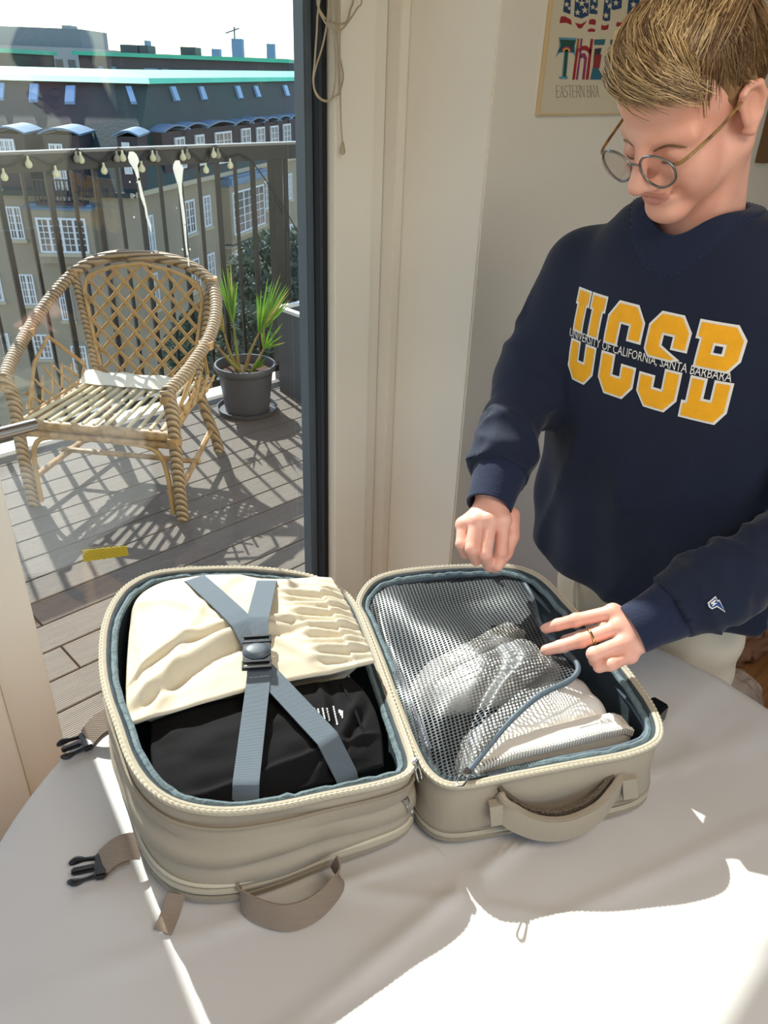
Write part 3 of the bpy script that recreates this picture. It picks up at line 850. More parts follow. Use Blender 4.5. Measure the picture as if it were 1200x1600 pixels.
def inset(P, d, zfun=None):
    """move a closed outline inwards in plan by d"""
    c = P.mean(0); n = len(P); Q = P.copy()
    area = sum(P[i][0] * P[(i + 1) % n][1] - P[(i + 1) % n][0] * P[i][1] for i in range(n))
    sg = 1 if area > 0 else -1
    for i in range(n):
        t = P[(i + 2) % n] - P[i - 2]; t = t[:2] / (np.linalg.norm(t[:2]) + 1e-9)
        Q[i, 0] += -t[1] * sg * d; Q[i, 1] += t[0] * sg * d
    return Q
def loft(rs, closed_bottom=False, name='loft'):
    n = len(rs[0]); V = [p for r_ in rs for p in r_]
    F = [(i * n + k, i * n + (k + 1) % n, (i + 1) * n + (k + 1) % n, (i + 1) * n + k) for i in range(len(rs) - 1) for k in range(n)]
    if closed_bottom: F.append(tuple(range(n)))
    return V, F
def half(rim, zipz, seed, wr, pleats=False):
    base = rim.copy(); base[:, 2] = TZ + .006
    prof = [(-.030, .0), (-.010, .004), (-.001, .02), (.004, .05), (.001, .085), (.006, .3), (.004, .55), (.005, .8), (-.001, .94), (-.002, 1.0)]
    if pleats: prof[5:8] = [(.008, .30), (.009, .42), (.001, .455), (.010, .50), (.009, .66), (.002, .69), (.008, .74)]
    rs = []
    n = len(rim)
    for q, (off, t) in enumerate(prof):
        r_ = inset(rim, -off)
        r_[:, 2] = (TZ + .004) + (rim[:, 2] - TZ - .004) * t
        for k in range(n):
            if .1 < t < .95:
                wv = wr * (math.sin(k * .17 + q * 1.3 + seed) * .6 + vnoise(k * .16, q * .9, seed) - .5)
                cc = rim.mean(0); d = r_[k] - cc; d[2] = 0; d /= np.linalg.norm(d) + 1e-9
                r_[k] += d * wv
        rs.append(r_)
    V, F = loft(rs, True)
    me = mesh('shell', V, F)
    sh = obj('shell', me, M_bag, bag)
    # lining: from the rim down to the floor
    ins = [(.000, 0.002), (.006, .004), (.011, -.004), (.013, -.03), (.022, -.06)]
    rs = []
    for d, dz in ins:
        r_ = inset(rim, d); r_[:, 2] += dz
        for k in range(n):
            r_[k, 2] += .002 * (vnoise(k * .5, d * 300, seed + 4) - .5) * (d > .004)
        rs.append(r_)
    r_ = inset(rim, .028); r_[:, 2] = TZ + .02; rs.append(r_)
    V, F = loft(rs)
    nn = len(V); c = rs[-1].mean(0); V = list(V) + [c]
    o_ = (len(rs) - 1) * n
    F += [(o_ + k, o_ + (k + 1) % n, nn) for k in range(n)]
    obj('lining', mesh('lining', V, F), M_line, bag)
    # ruffled binding along the inner edge
    bd = inset(rim, .0125); bd[:, 2] -= .004
    for k in range(n): bd[k, 2] += .0035 * (vnoise(k * .9, 1, seed) - .5); bd[k, :2] += .003 * (vnoise(k * .8, 4, seed) - .5)
    MB().tube(bd, .0052, 8, True).build('binding', M_trim, bag, smooth=True)
    # zipper tape and teeth on the rim
    zt = inset(rim, -.001); zt[:, 2] += .001
    MB().tube(zt, .0058, 8, True).build('zipper_tape', M_tape, bag, smooth=True)
    zz = resample(inset(rim, -.0045), 420, True); zz[:, 2] += .0045
    MB().tube(zz, [.0030 if k % 2 else .0019 for k in range(420)], 6, True).build('zipper_teeth', M_teeth, bag)
    # lower expansion zipper and piping
    for t, rr, mm, nm in zipz:
        z_ = inset(rim, -.006); z_[:, 2] = (TZ + .004) + (rim[:, 2] - TZ - .004) * t
        MB().tube(z_, rr, 6, True).build(nm, mm, bag, smooth=True)
    return sh
sh_l = half(RIM_L, ((.20, .0045, M_tape, 'zipper_tape'), (.26, .003, M_teeth, 'zipper_teeth'), (.13, .003, M_bagd, 'piping'), (.86, .0025, M_bagd, 'piping')), 1, .005, True)
sh_r = half(RIM_R, ((.12, .004, M_bagd, 'piping'), (.19, .004, M_tape, 'zipper_tape'), (.28, .003, M_bagd, 'piping')), 2, .004)
# the cloth is pressed flat where the backpack stands on it
def inside(P, x, y):
    c = False; n = len(P)
    for i in range(n):
        a, b = P[i], P[i - 1]
        if (a[1] > y) != (b[1] > y) and x < (b[0] - a[0]) * (y - a[1]) / (b[1] - a[1]) + a[0]: c = not c
    return c
_pl, _pr = inset(RIM_L, -.02)[::3], inset(RIM_R, -.02)[::3]
for v in cl.data.vertices:
    if v.co.z > TZ + .0028 and (inside(_pl, v.co.x, v.co.y) or inside(_pr, v.co.x, v.co.y)): v.co.z = TZ + .0028
# fabric spine joining both halves
sp = []
for t in np.linspace(0, 1, 14):
    a = onZ(556 + (640 - 556) * t, 955 + (1195 - 955) * t, .80); b = onZ(572 + (668 - 572) * t, 955 + (1200 - 955) * t, .80)
    sp.append((a, b))
V = []; F = []
for i, (a, b) in enumerate(sp):
    m_ = (a + b) / 2
    for w_, dz in ((-.6, .050), (-.25, .035), (.0, .030), (.25, .035), (.6, .045)):
        V.append(m_ + (b - a) * w_ * 1.1 + np.array((0, 0, dz + .004 * math.sin(i * 2.1 + w_ * 5))))
for i in range(len(sp) - 1):
    for k in range(4): F.append((i * 5 + k, i * 5 + k + 1, i * 5 + 6 + k, i * 5 + 5 + k))
obj('spine', mesh('spine', V, F), mat('pale lilac lining', '#a9a8b8', .8, bump=.4, bscale=40), bag)

# ---- carry handle of the right half: padded arch in front
def wp(px, py, z): return onZ(px, py, z)
hpth = [wp(775, 1240, .845), wp(786, 1262, .833), wp(812, 1283, .812), wp(850, 1295, .800), wp(890, 1292, .800), wp(930, 1272, .812), wp(955, 1243, .828), wp(972, 1215, .838)]
hs = spline(hpth, 40)
MB().ribbon(hs, (0, 0, 1), [.034 + .010 * math.sin(PI * k / 39) for k in range(40)], .010).build('carry_handle', M_bag, bag, smooth=True, bevel=.003)
hin = [p + np.array((.006, .011, .010)) for p in hs[3:-3]]
MB().ribbon(hin, (0, 0, 1), .026, .006).build('handle_padding', mat('brown spacer mesh', '#6d5f4e', .85, bump=.8, bscale=300), bag)
for k, (px, py) in enumerate(((772, 1247), (977, 1207))):
    c = wp(px, py, .838)
    q = [wp(px - 10, py, .845), wp(px + 12, py - 4, .845), wp(px + 14, py + 26, .806), wp(px - 8, py + 30, .806)]
    off = np.array((-.010, -.012, 0))
    MB().add([p + off for p in q] + [p + off * .2 for p in q], [(0, 1, 2, 3), (7, 6, 5, 4), (0, 4, 5, 1), (1, 5, 6, 2), (2, 6, 7, 3), (3, 7, 4, 0)]).build('handle_patch', M_bag, bag)
# ---- webbing loop at the foot of the left half, and a tab
lp = [wp(380, 1378, .790), wp(378, 1400, .783), wp(396, 1420, .779), wp(446, 1434, .778), wp(490, 1420, .779), wp(520, 1392, .780), wp(530, 1368, .788), wp(522, 1345, .795)]
MB().ribbon(spline(lp, 36), [(.1, .25, 1.0)] * 36, .040, .0025).build('webbing_loop', M_web, bag, smooth=True)
tbp = [wp(276, 1396, .782), wp(266, 1428, .766), wp(254, 1456, .7600)]
MB().ribbon(spline(tbp, 10), (1, -.25, 0), .024, .0025).build('webbing_tab', M_web, bag)
# ---- compression straps with side-release buckles lying on the cloth
def side_strap(p_root, p_end, arch, ang):
    a = np.array(p_root); b = np.array(p_end)
    P = []
    for t in np.linspace(0, 1, 14):
        p = a + (b - a) * t; p[2] = a[2] * (1 - t) + b[2] * t + arch * math.sin(PI * t); P.append(p)
    d = b - a; d[2] = 0; d /= np.linalg.norm(d); s = np.cross((0, 0, 1.0), d)
    sv = s * .8 + np.array((0, 0, .45)) * (1 if s @ np.array((.7, .7, 0)) > 0 else -1)
    so = MB().ribbon(P, sv, .034, .002).build('compression_strap', M_web, bag, smooth=True)
    P2 = [p * 1.0 + np.array((0, 0, -.012)) + s * .006 for p in P[4:]] 
    for p in P2: p[2] = max(p[2], TZ + .007)
    MB().ribbon(P2, s, .026, .002).build('compression_strap', M_web, bag, smooth=True)
    z0 = TZ + .006
    ax = (d, s, np.array((0, 0, 1.0))); o = np.array((b[0], b[1], z0))
    m_ = MB()
    m_.box((-.006, -.018, 0), (.010, .018, .012), ax, o)                      # body
    m_.box((.010, -.005, .002), (.040, .005, .010), ax, o)                    # centre prong
    bk = m_.build('buckle', M_blk, bag, bevel=.002)
    for sg in (-1, 1):
        pr = [o + d * .008 + s * sg * .014 + np.array((0, 0, .006)), o + d * .022 + s * sg * .0155 + np.array((0, 0, .006)), o + d * .034 + s * sg * .017 + np.array((0, 0, .006)), o + d * .044 + s * sg * .013 + np.array((0, 0, .006))]
        MB().tube(spline(pr, 9), [.0042, .0032, .003, .003, .0042, .0052, .0052, .004, .002], 8).build('buckle_prong', M_blk, bk, smooth=True)
side_strap(wp(185, 1122, .785), wp(136, 1153, .768), .012, 0)
side_strap(wp(221, 1322, .785), wp(160, 1348, .768), .012, 0)
# stub of a strap behind the right half
MB().box((1.005, .335, .760), (1.035, .365, .795)).build('strap_stub', M_blk, bag, bevel=.003)
# ---- zipper pulls
def pull(p, d, L_=.026):
    p = np.array(p, float); d = np.array(d, float); d /= np.linalg.norm(d); s = np.cross(d, (0, 0, 1.0)); s /= np.linalg.norm(s) + 1e-9
    up_ = np.cross(s, d)
    MB().box((-.007, -.005, -.003), (.007, .005, .004), (d, s, up_), p).build('zipper_slider', M_met, bag, bevel=.0015)
    lp_ = [p + d * .006 + s * .002, p + d * .010 + s * .0045, p + d * L_ + s * .005, p + d * (L_ + .006), p + d * L_ - s * .005, p + d * .010 - s * .0045, p + d * .006 - s * .002]
    MB().tube(spline(lp_, 28), .0014, 6).build('zipper_pull', M_met, bag, smooth=True)
pull(wp(649, 1192, .886), (.1, -.3, -1.0))
pull(wp(634, 1250, .842), (.25, -.25, -1.0))
pull(wp(766, 887, .925), (-.05, .05, 1.0), .018)
pull(wp(730, 1207, .885), (-.6, -.2, .1))

# ================================================================== PACKED CLOTHES
def coons(back, front, left, right, nu, nv, hf):
    """patch from four world polylines; hf(u, v) adds height"""
    B = resample(spline(back, 120), nu); Fr = resample(spline(front, 120), nu); L_ = resample(spline(left, 120), nv); R_ = resample(spline(right, 120), nv)
    G = np.zeros((nv, nu, 3))
    for j in range(nv):
        v = j / (nv - 1)
        for i in range(nu):
            u = i / (nu - 1)
            p = (1 - v) * B[i] + v * Fr[i] + (1 - u) * L_[j] + u * R_[j]
            p -= (1 - u) * (1 - v) * B[0] + u * (1 - v) * B[-1] + (1 - u) * v * Fr[0] + u * v * Fr[-1]
            G[j, i] = p; G[j, i, 2] += hf(u, v)
    return G
def blanket(name, G, m, drop, floor, parent=None, top=True):
    """closed lump: the patch, a rounded skirt and a base"""
    nv, nu, _ = G.shape
    V = [G[j, i] for j in range(nv) for i in range(nu)]
    F = [(j * nu + i, j * nu + i + 1, (j + 1) * nu + i + 1, (j + 1) * nu + i) for j in range(nv - 1) for i in range(nu - 1)]
    ring = [(0, i) for i in range(nu)] + [(j, nu - 1) for j in range(1, nv)] + [(nv - 1, i) for i in range(nu - 2, -1, -1)] + [(j, 0) for j in range(nv - 2, 0, -1)]
    c = G.reshape(-1, 3).mean(0)
    prev = [j * nu + i for j, i in ring]
    nr = len(ring)
    for dz, off in ((-.004, .002), (-.010, -.006), (-.020, -.026), (-.045, -.046), (-drop, -.056)):
        cur = []
        for j, i in ring:
            p = G[j, i].copy(); d = p - c; d[2] = 0; d /= np.linalg.norm(d) + 1e-9
            p += d * off; p[2] = max(p[2] + dz, floor); cur.append(len(V)); V.append(p)
        for k in range(nr): F.append((prev[k], prev[(k + 1) % nr], cur[(k + 1) % nr], cur[k]))
        prev = cur
    F.append(tuple(prev))
    me = mesh(name, V, F)
    b_ = bmesh.new(); b_.from_mesh(me); bmesh.ops.recalc_face_normals(b_, faces=b_.faces); b_.to_mesh(me); b_.free()
    return obj(name, me, m, parent)
M_tro = mat('cream cotton twill', '#cfc5ae', .8, var=.04, vscale=10, bump=.08, bscale=90, weave=.12, wscale=300)
M_tee = mat('black jersey', '#0b0b0d', .9, var=.15, vscale=8, bump=.06, bscale=120, spec=.25)
def fold(u, v, ang, off, w):
    s = (u * math.cos(ang) + v * math.sin(ang) - off) / w
    return math.exp(-s * s)
def tro_h(u, v):
    e = min(1, 9 * min(u + .02, 1 - u + .05, v + .04, 1 - v + .02))
    h_ = .018 * (math.sin(PI * min(max(u, 0), 1)) ** .6) * (math.sin(PI * v) ** .6)
    w_ = .010 * (vnoise(u * 5 + v * 2, v * 4 - u, 11) - .5) + .005 * (vnoise(u * 12 + v * 3, v * 7, 12) - .5)
    w_ += .010 * fold(u, v, 1.2, .78, .035) - .008 * fold(u, v, 1.2, .86, .03) + .007 * fold(u, v, .5, .55, .03) + .006 * fold(u, v, -.6, .10, .03)
    w_ += .006 * fold(u, v, 1.45, .62, .02) - .006 * fold(u, v, 1.45, .66, .015)
    if u > .72:                                       # gathered elastic waistband
        k = min(1, (u - .72) / .06)
        w_ = w_ * (1 - k) + k * (.0042 * math.sin(v * 84 + 2.5 * math.sin(u * 11)) + .0035 * math.sin(v * 31 + 1) + .006 * (u > .9))
        if v < .2: w_ *= .3
    return e * (h_ + w_)
tro = coons([wp(203, 985, .952), wp(215, 935, .952), wp(262, 908, .952), wp(345, 897, .948), wp(430, 905, .935), wp(490, 902, .930), wp(518, 903, .925)],
            [wp(203, 1128, .948), wp(250, 1114, .955), wp(330, 1091, .953), wp(430, 1065, .947), wp(520, 1048, .938), wp(585, 1032, .924)],
            [wp(203, 985, .952), wp(199, 1040, .950), wp(198, 1090, .949), wp(203, 1128, .948)],
            [wp(518, 903, .925), wp(540, 940, .926), wp(562, 985, .926), wp(585, 1032, .924)], 120, 80, tro_h)
tro_o = blanket('folded_trousers', tro, M_tro, .13, TZ + .024)
tag(tro_o, 'folded cream cotton trousers with gathered elastic waistband packed in the backpack', 'trousers')
def tee_h(u, v):
    e = min(1, 9 * min(u + .02, 1 - u + .02, v + .02, 1 - v + .02))
    h_ = .014 * (math.sin(PI * min(max(u, 0), 1)) ** .6) * (math.sin(PI * v) ** .6)
    w_ = .006 * (vnoise(u * 4, v * 4, 21) - .5) + .004 * (vnoise(u * 10, v * 9, 22) - .5)
    w_ += .007 * fold(u, v, 1.3, .95, .03) + .006 * fold(u, v, .4, 1.0, .03) - .006 * fold(u, v, .4, 1.06, .025) + .006 * fold(u, v, .1, .80, .018) - .004 * fold(u, v, .1, .85, .02)
    return e * (h_ + w_)
tee = coons([wp(238, 1124, .922), wp(282, 1107, .925), wp(350, 1093, .922), wp(450, 1074, .915), wp(548, 1058, .905)],
            [wp(254, 1250, .920), wp(304, 1260, .919), wp(370, 1253, .912), wp(480, 1228, .900), wp(598, 1194, .886)],
            [wp(238, 1124, .922), wp(237, 1165, .928), wp(243, 1215, .928), wp(254, 1250, .920)],
            [wp(548, 1058, .905), wp(578, 1094, .903), wp(593, 1140, .896), wp(598, 1194, .886)], 110, 70, tee_h)
tee_o = blanket('folded_tshirt', tee, M_tee, .12, TZ + .024)
tag(tee_o, 'folded black cotton t-shirt with small white neck print packed below the trousers', 't-shirt')
# neck seam and printed size label of the t-shirt
bv_tee = bvh_of(tee_o)
def drop_on(bv, x, y, lift):
    h_ = bv.ray_cast(Vector((x, y, 1.6)), Vector((0, 0, -1)))
    return None if h_[0] is None else np.array((x, y, h_[0].z + lift))
def px_on(bvs, px, py, lift):
    """world point where the sight line of a photo pixel meets packed cloth"""
    best = None
    for b_ in bvs:
        h_ = b_.ray_cast(Vector(CAM), Vector(ray(px, py)))
        if h_[0] is not None and (best is None or h_[3] < best[1]): best = (np.array(h_[0]), h_[3])
    if best is None: return None
    p = best[0]; p[2] += lift; return p
sm = [px_on([bv_tee], px, py, .001) for px, py in ((533, 1070), (545, 1090), (556, 1115), (566, 1140), (572, 1156))]
sm = [p for p in sm if p is not None]
if len(sm) > 2:
    MB().tube(spline(sm, 24), .0022, 6).build('neck_seam', M_tee, tee_o, smooth=True)
m_ = MB()
def mark(px, py, w, h_, m_):
    q = [px_on([bv_tee], px + a * w, py + b * h_, .0012) for a, b in ((-.5, -.5), (.5, -.5), (.5, .5), (-.5, .5))]
    if all(x is not None for x in q):
        m_.add(q + [x - np.array((0, 0, .0008)) for x in q], [(3, 2, 1, 0), (4, 5, 6, 7), (0, 1, 5, 4), (1, 2, 6, 5), (2, 3, 7, 6), (3, 0, 4, 7)])
for k in range(3): mark(530 + k * 2.4, 1112 + k * 2.5, 2.0, 5 + k * 3, m_)
rr = random.Random(3)
for c_, (x0, y0) in enumerate(((521, 1104), (511, 1107), (504, 1107), (497, 1108), (491, 1107))):
    y = y0
    while y < y0 + (27 if c_ == 0 else rr.choice((14, 20, 22))):
        l_ = rr.uniform(2, 3.6); mark(x0 + (y - y0) * .22, y + l_ / 2, 2.4, l_, m_); y += l_ + 1.1
m_.build('neck_print', mat('white print', '#e8e8e8', .7), tee_o)

# ---- crossed elastic bands and their round buckle
bv_in = [bvh_of(tro_o), bv_tee]
def band(pts, w=.034):
    """taut strap: straight in plan, stretched over the highest cloth below its width"""
    a = px_on(bv_in, *pts[0], 0); b = wp(*pts[-1]) if len(pts[-1]) == 3 else px_on(bv_in, *pts[-1], 0)
    d = (b - a)[:2]; L_ = np.linalg.norm(d); d = d / L_; sd_ = np.array((-d[1], d[0]))
    S = np.linspace(0, L_, 44); Z = []
    for q in S:
        hs_ = []
        for o in (-.0165, -.008, 0, .008, .0165):
            x, y = a[:2] + d * q + sd_ * o
            for bv in bv_in:
                h_ = drop_on(bv, x, y, 0)
                if h_ is not None: hs_.append(h_[2])
        Z.append(max(hs_) if hs_ else .88)
    if len(pts[-1]) == 3: Z[-1] = pts[-1][2]
    hull = []
    for q, z in zip(S, Z):
        while len(hull) > 1 and (hull[-1][1] - hull[-2][1]) * (q - hull[-2][0]) <= (z - hull[-2][1]) * (hull[-1][0] - hull[-2][0]): hull.pop()
        hull.append((q, z))
    zz = np.interp(S, [h_[0] for h_ in hull], [h_[1] for h_ in hull])
    return np.array([(*(a[:2] + d * q), z + .0025) for q, z in zip(S, zz)])
for pts in (((305, 908), (340, 948), (372, 985), (398, 1012)), ((417, 910), (410, 950), (403, 990), (400, 1012)), ((406, 1050), (398, 1110), (392, 1180), (384, 1254, .909)), ((412, 1050), (445, 1095), (490, 1155), (540, 1212, .893))):
    P = band(pts)
    d = P[-1] - P[0]; s = np.cross(d, (0, 0, 1.0))
    t0 = (P[0] - P[1]) / np.linalg.norm(P[0] - P[1]); t1 = (P[-1] - P[-2]) / np.linalg.norm(P[-1] - P[-2])
    P = np.vstack([P[0] + t0 * .010 + np.array((0, 0, -.012)), P[0] + t0 * .005 + np.array((0, 0, -.002)), P, P[-1] + t1 * .005 + np.array((0, 0, -.002)), P[-1] + t1 * .010 + np.array((0, 0, -.012))]) if pts[0][1] > 1000 else np.vstack([P[0] + t0 * .010 + np.array((0, 0, -.012)), P[0] + t0 * .005 + np.array((0, 0, -.002)), P])
    MB().ribbon(P, s, .033, .0022).build('elastic_band', M_elast, bag, smooth=60)
bc = px_on(bv_in, 402, 1030, .014)
e1 = px_on(bv_in, 402, 1008, .012) - px_on(bv_in, 402, 1052, .012); e1 /= np.linalg.norm(e1); e2 = np.cross(e1, (0, 0, 1.0)); e2 /= np.linalg.norm(e2); e3 = np.cross(e2, e1)
if e3[2] < 0: e3 = -e3
m_ = MB()
for k in (-1, 1):
    for dd in (.019, .030): m_.box((k * dd - .0025, -.021, -.004), (k * dd + .0025, .021, .002), (e1, e2, e3), bc)
    for ww in (-.021, .018): m_.box((k * .0245 - .0075, ww, -.004), (k * .0245 + .0075, ww + .003, .002), (e1, e2, e3), bc)
m_.box((-.017, -.020, -.005), (.017, .020, .001), (e1, e2, e3), bc)
bk = m_.build('band_buckle', M_blk, bag, bevel=.001)
V = MB()
prof = [(.0, .0072), (.010, .0072), (.0145, .0062), (.0165, .004), (.0185, .0025), (.019, 0)]
lat = []; n_ = 28
for r_, z_ in prof:
    for k in range(n_):
        a = 2 * PI * k / n_; lat.append(bc + e1 * r_ * .80 * math.cos(a) + e2 * r_ * 1.1 * math.sin(a) + e3 * z_)
V.add(lat, [(i * n_ + k, i * n_ + (k + 1) % n_, (i + 1) * n_ + (k + 1) % n_, (i + 1) * n_ + k) for i in range(len(prof) - 1) for k in range(n_)])
V.build('buckle_button', mat('grey button', '#4b555c', .4), bk, smooth=True)
# ================================================================== RATTAN ARMCHAIR
M_rat = mat('rattan', '#b08a58', .5, col2='#8a673c', vscale=30, bump=.2, bscale=80)
M_rat_l = mat('pale split rattan', '#ad8853', .45, var=.15, vscale=20)
def twist_mat():
    m = mat('wound rattan', '#a88a63', .5)
    t = m.node_tree; N = t.nodes.new; L = t.links.new; b = t.nodes['Principled BSDF']
    tc = N('ShaderNodeTexCoord'); w = N('ShaderNodeTexWave'); w.bands_direction = 'DIAGONAL'; w.inputs['Scale'].default_value = 22; w.inputs['Distortion'].default_value = 1.0
    r = N('ShaderNodeValToRGB'); r.color_ramp.elements[0].color = (*lin('#584228'), 1); r.color_ramp.elements[1].color = (*lin('#a98c66'), 1); r.color_ramp.elements[1].position = .45
    bp = N('ShaderNodeBump'); bp.inputs['Distance'].default_value = .006; bp.inputs['Strength'].default_value = .8
    L(tc.outputs['Object'], w.inputs[0]); L(w.outputs[0], r.inputs[0]); L(r.outputs[0], b.inputs['Base Color']); L(w.outputs[0], bp.inputs['Height']); L(bp.outputs[0], b.inputs['Normal'])
    return m
M_twist = twist_mat()
chC = np.array((1.457, 3.097, 0.0)); chR = np.array((.62, -.785, 0)); chB = np.array((.785, .62, 0))
def ch(x, y, z): return chC + chR * x + chB * y + np.array((0, 0, z))
chair = thing('rattan_armchair', 'rattan armchair with lattice back and slatted seat on the balcony', 'chair', tuple(chC))
def hoop_pt(t):
    """arm and back hoop, t from -1 (one arm end) to 1"""
    a = abs(t); s = 1 if t > 0 else -1
    K = [(0, .0, .40, .935), (.14, .15, .40, .93), (.28, .27, .385, .89), (.42, .355, .33, .825), (.56, .40, .20, .745), (.72, .405, .02, .665), (.88, .38, -.17, .605), (1, .345, -.30, .565)]
    for i in range(len(K) - 1):
        if K[i][0] <= a <= K[i + 1][0]:
            u = (a - K[i][0]) / (K[i + 1][0] - K[i][0]); p = [K[i][q] * (1 - u) + K[i + 1][q] * u for q in (1, 2, 3)]
            return ch(s * p[0] - .025, p[1], p[2])
    return ch(s * .345 - .025, -.30, .565)
hp_ = spline([hoop_pt(t) for t in np.linspace(-1, 1, 21)], 90)
MB().tube(hp_, .027, 12).build('back_hoop', M_twist, chair, smooth=True)
for s in (-1, 1):
    lg = [ch(s * .345 - .025, -.30, .575), ch(s * .338, -.315, .48), ch(s * .34, -.325, .35), ch(s * .34, -.33, .18), ch(s * .34, -.33, 0)]
    MB().tube(spline(lg, 24), [.029] * 8 + [.026] * 16, 12).build('leg', M_twist, chair, smooth=True)
    bl = [ch(s * .245, .22, .40), ch(s * .255, .27, .25), ch(s * .27, .34, .08), ch(s * .275, .36, 0)]
    MB().tube(spline(bl, 20), .026, 12).build('leg', M_twist, chair, smooth=True)
    # upright of the back between hoop and seat
    up_ = [ch(s * .245 - .02, .26, .38), ch(s * .285 - .02, .31, .60), ch(s * .315 - .025, .345, .78), ch(s * .325 - .025, .36, .86)]
    MB().tube(spline(up_, 20), .020, 10).build('back_upright', M_twist, chair, smooth=True)
    MB().tube([ch(s * .335, -.31, .50), ch(s * .33, -.31, .50)], .03, 10).build('knob', M_rat, chair, smooth=True)
    # arch under the seat side and front
    MB().tube(spline([ch(s * .30, -.33, .02), ch(s * .295, -.33, .2), ch(s * .27, -.33, .30), ch(s * .2, -.33, .335), ch(s * .08, -.33, .34)], 20), .011, 8).build('front_arch', M_rat_l, chair, smooth=True)
    # side lattice panel: frame and crossing strips between arm and seat
    fr_ = [ch(s * .32, -.26, .42), ch(s * .35, -.10, .57), ch(s * .355, .05, .64), ch(s * .30, .22, .46), ch(s * .30, .18, .40), ch(s * .32, -.26, .40)]
    MB().tube(fr_, .009, 6).build('side_frame', M_rat_l, chair, smooth=True)
    for k in range(5):
        y0 = -.22 + k * .085
        MB().tube([ch(s * .325, y0, .41), ch(s * .345, y0 + .07, .47 + .03 * (2 - abs(k - 2)))], .0055, 6).build('side_cane', M_rat_l, chair)
        MB().tube([ch(s * .325, y0 + .07, .41), ch(s * .345, y0, .48 + .03 * (2 - abs(k - 2)))], .0055, 6).build('side_cane', M_rat_l, chair)
    MB().tube([ch(s * .33, -.31, .12), ch(s * .26, .33, .14)], .014, 8).build('stretcher', M_rat, chair, smooth=True)
MB().tube([ch(-.335, -.325, .385), ch(.335, -.325, .385)], .022, 10).build('seat_rail', M_rat, chair, smooth=True)
MB().tube([ch(-.335, -.325, .345), ch(.335, -.325, .345)], .016, 10).build('seat_rail', M_rat, chair, smooth=True)
MB().tube([ch(-.25, .24, .385), ch(.25, .24, .385)], .018, 10).build('seat_rail', M_rat, chair, smooth=True)
for s in (-1, 1): MB().tube([ch(s * .325, -.32, .385), ch(s * .25, .24, .385)], .018, 10).build('seat_rail', M_rat, chair, smooth=True)
MB().tube([ch(-.33, -.05, .14), ch(.33, -.05, .14)], .013, 8).build('stretcher', M_rat, chair, smooth=True)
for k in range(13):
    u = -.29 + .58 * k / 12
    MB().tube([ch(u, -.325, .405), ch(u * .78, .24, .402)], .0085, 8).build('seat_cane', mat('bleached cane', '#cdbd97', .5, var=.1, vscale=30) if k == 0 else bpy.data.materials['bleached cane'], chair, smooth=True)
# lattice back: frame and two families of double canes
def bk_pt(x, z):
    y = .265 + (z - .38) * .19
    return ch(x - .022, y, z)
def bk_half(z): return np.interp(z, (.40, .60, .78, .84, .885, .910), (.222, .258, .285, .265, .16, .0))
fr_ = [bk_pt(-bk_half(z), z) for z in np.linspace(.40, .910, 24)] + [bk_pt(bk_half(z), z) for z in np.linspace(.910, .40, 24)[1:]]
MB().tube(fr_, .010, 8).build('back_frame', M_rat_l, chair, smooth=True)
MB().tube([bk_pt(-.222, .40), bk_pt(.222, .40)], .010, 8).build('back_frame', M_rat_l, chair, smooth=True)
def clip_line(c, sl):
    pts = []
    for z in np.linspace(.405, .905, 120):
        x = c + sl * (z - .65)
        if abs(x) <= bk_half(z) - .004: pts.append((x, z))
    return pts
for sl, off in ((.95, .0), (-.95, .007)):
    for k in range(-7, 8):
        p = clip_line(k * .084, sl)
        if len(p) < 6: continue
        for dd in (-.0055, .0055):
            a, b = bk_pt(p[0][0] + dd, p[0][1]), bk_pt(p[-1][0] + dd, p[-1][1])
            MB().tube([a - chB * off, b - chB * off], .0046, 6).build('back_cane', M_rat_l, chair)
# bindings where canes meet the hoop
for s in (-1, 1):
    for p in (ch(s * .325 - .025, .36, .855), ch(s * .343 - .02, -.305, .54), ch(s * .34, -.33, .37), ch(s * .405 - .025, .02, .665)):
        MB().tube([p - np.array((0, 0, .016)), p + np.array((0, 0, .016))], .032, 12).build('binding', M_rat, chair, smooth=True)
# rolled pale seat cloth lying at the back of the seat
G = []
cv = thing('folded_seat_cloth', 'rolled strip of cream cloth lying across the back of the slatted seat', 'cloth', tuple(ch(0, .1, .41)))
m_ = MB()
prof = [(-.055, 0), (-.03, .012), (0, .028), (.03, .033), (.055, .02), (.06, .0)]
xs = np.linspace(-.27, .16, 26)
V = []; F = []
for i, x in enumerate(xs):
    for d, z in prof: V.append(ch(x, .145 + d + .004 * math.sin(i * .9), .4155 + z * (1 + .15 * math.sin(i * .7))))
n_ = len(prof)
for i in range(len(xs) - 1):
    for k in range(n_): F.append((i * n_ + k, i * n_ + (k + 1) % n_, (i + 1) * n_ + (k + 1) % n_, (i + 1) * n_ + k))
F += [tuple(range(n_)), tuple((len(xs) - 1) * n_ + k for k in range(n_))]
m_.add(V, F).build('cloth', mat('cream canvas', '#e6dcc4', .8, bump=.15, bscale=90), cv, smooth=True)

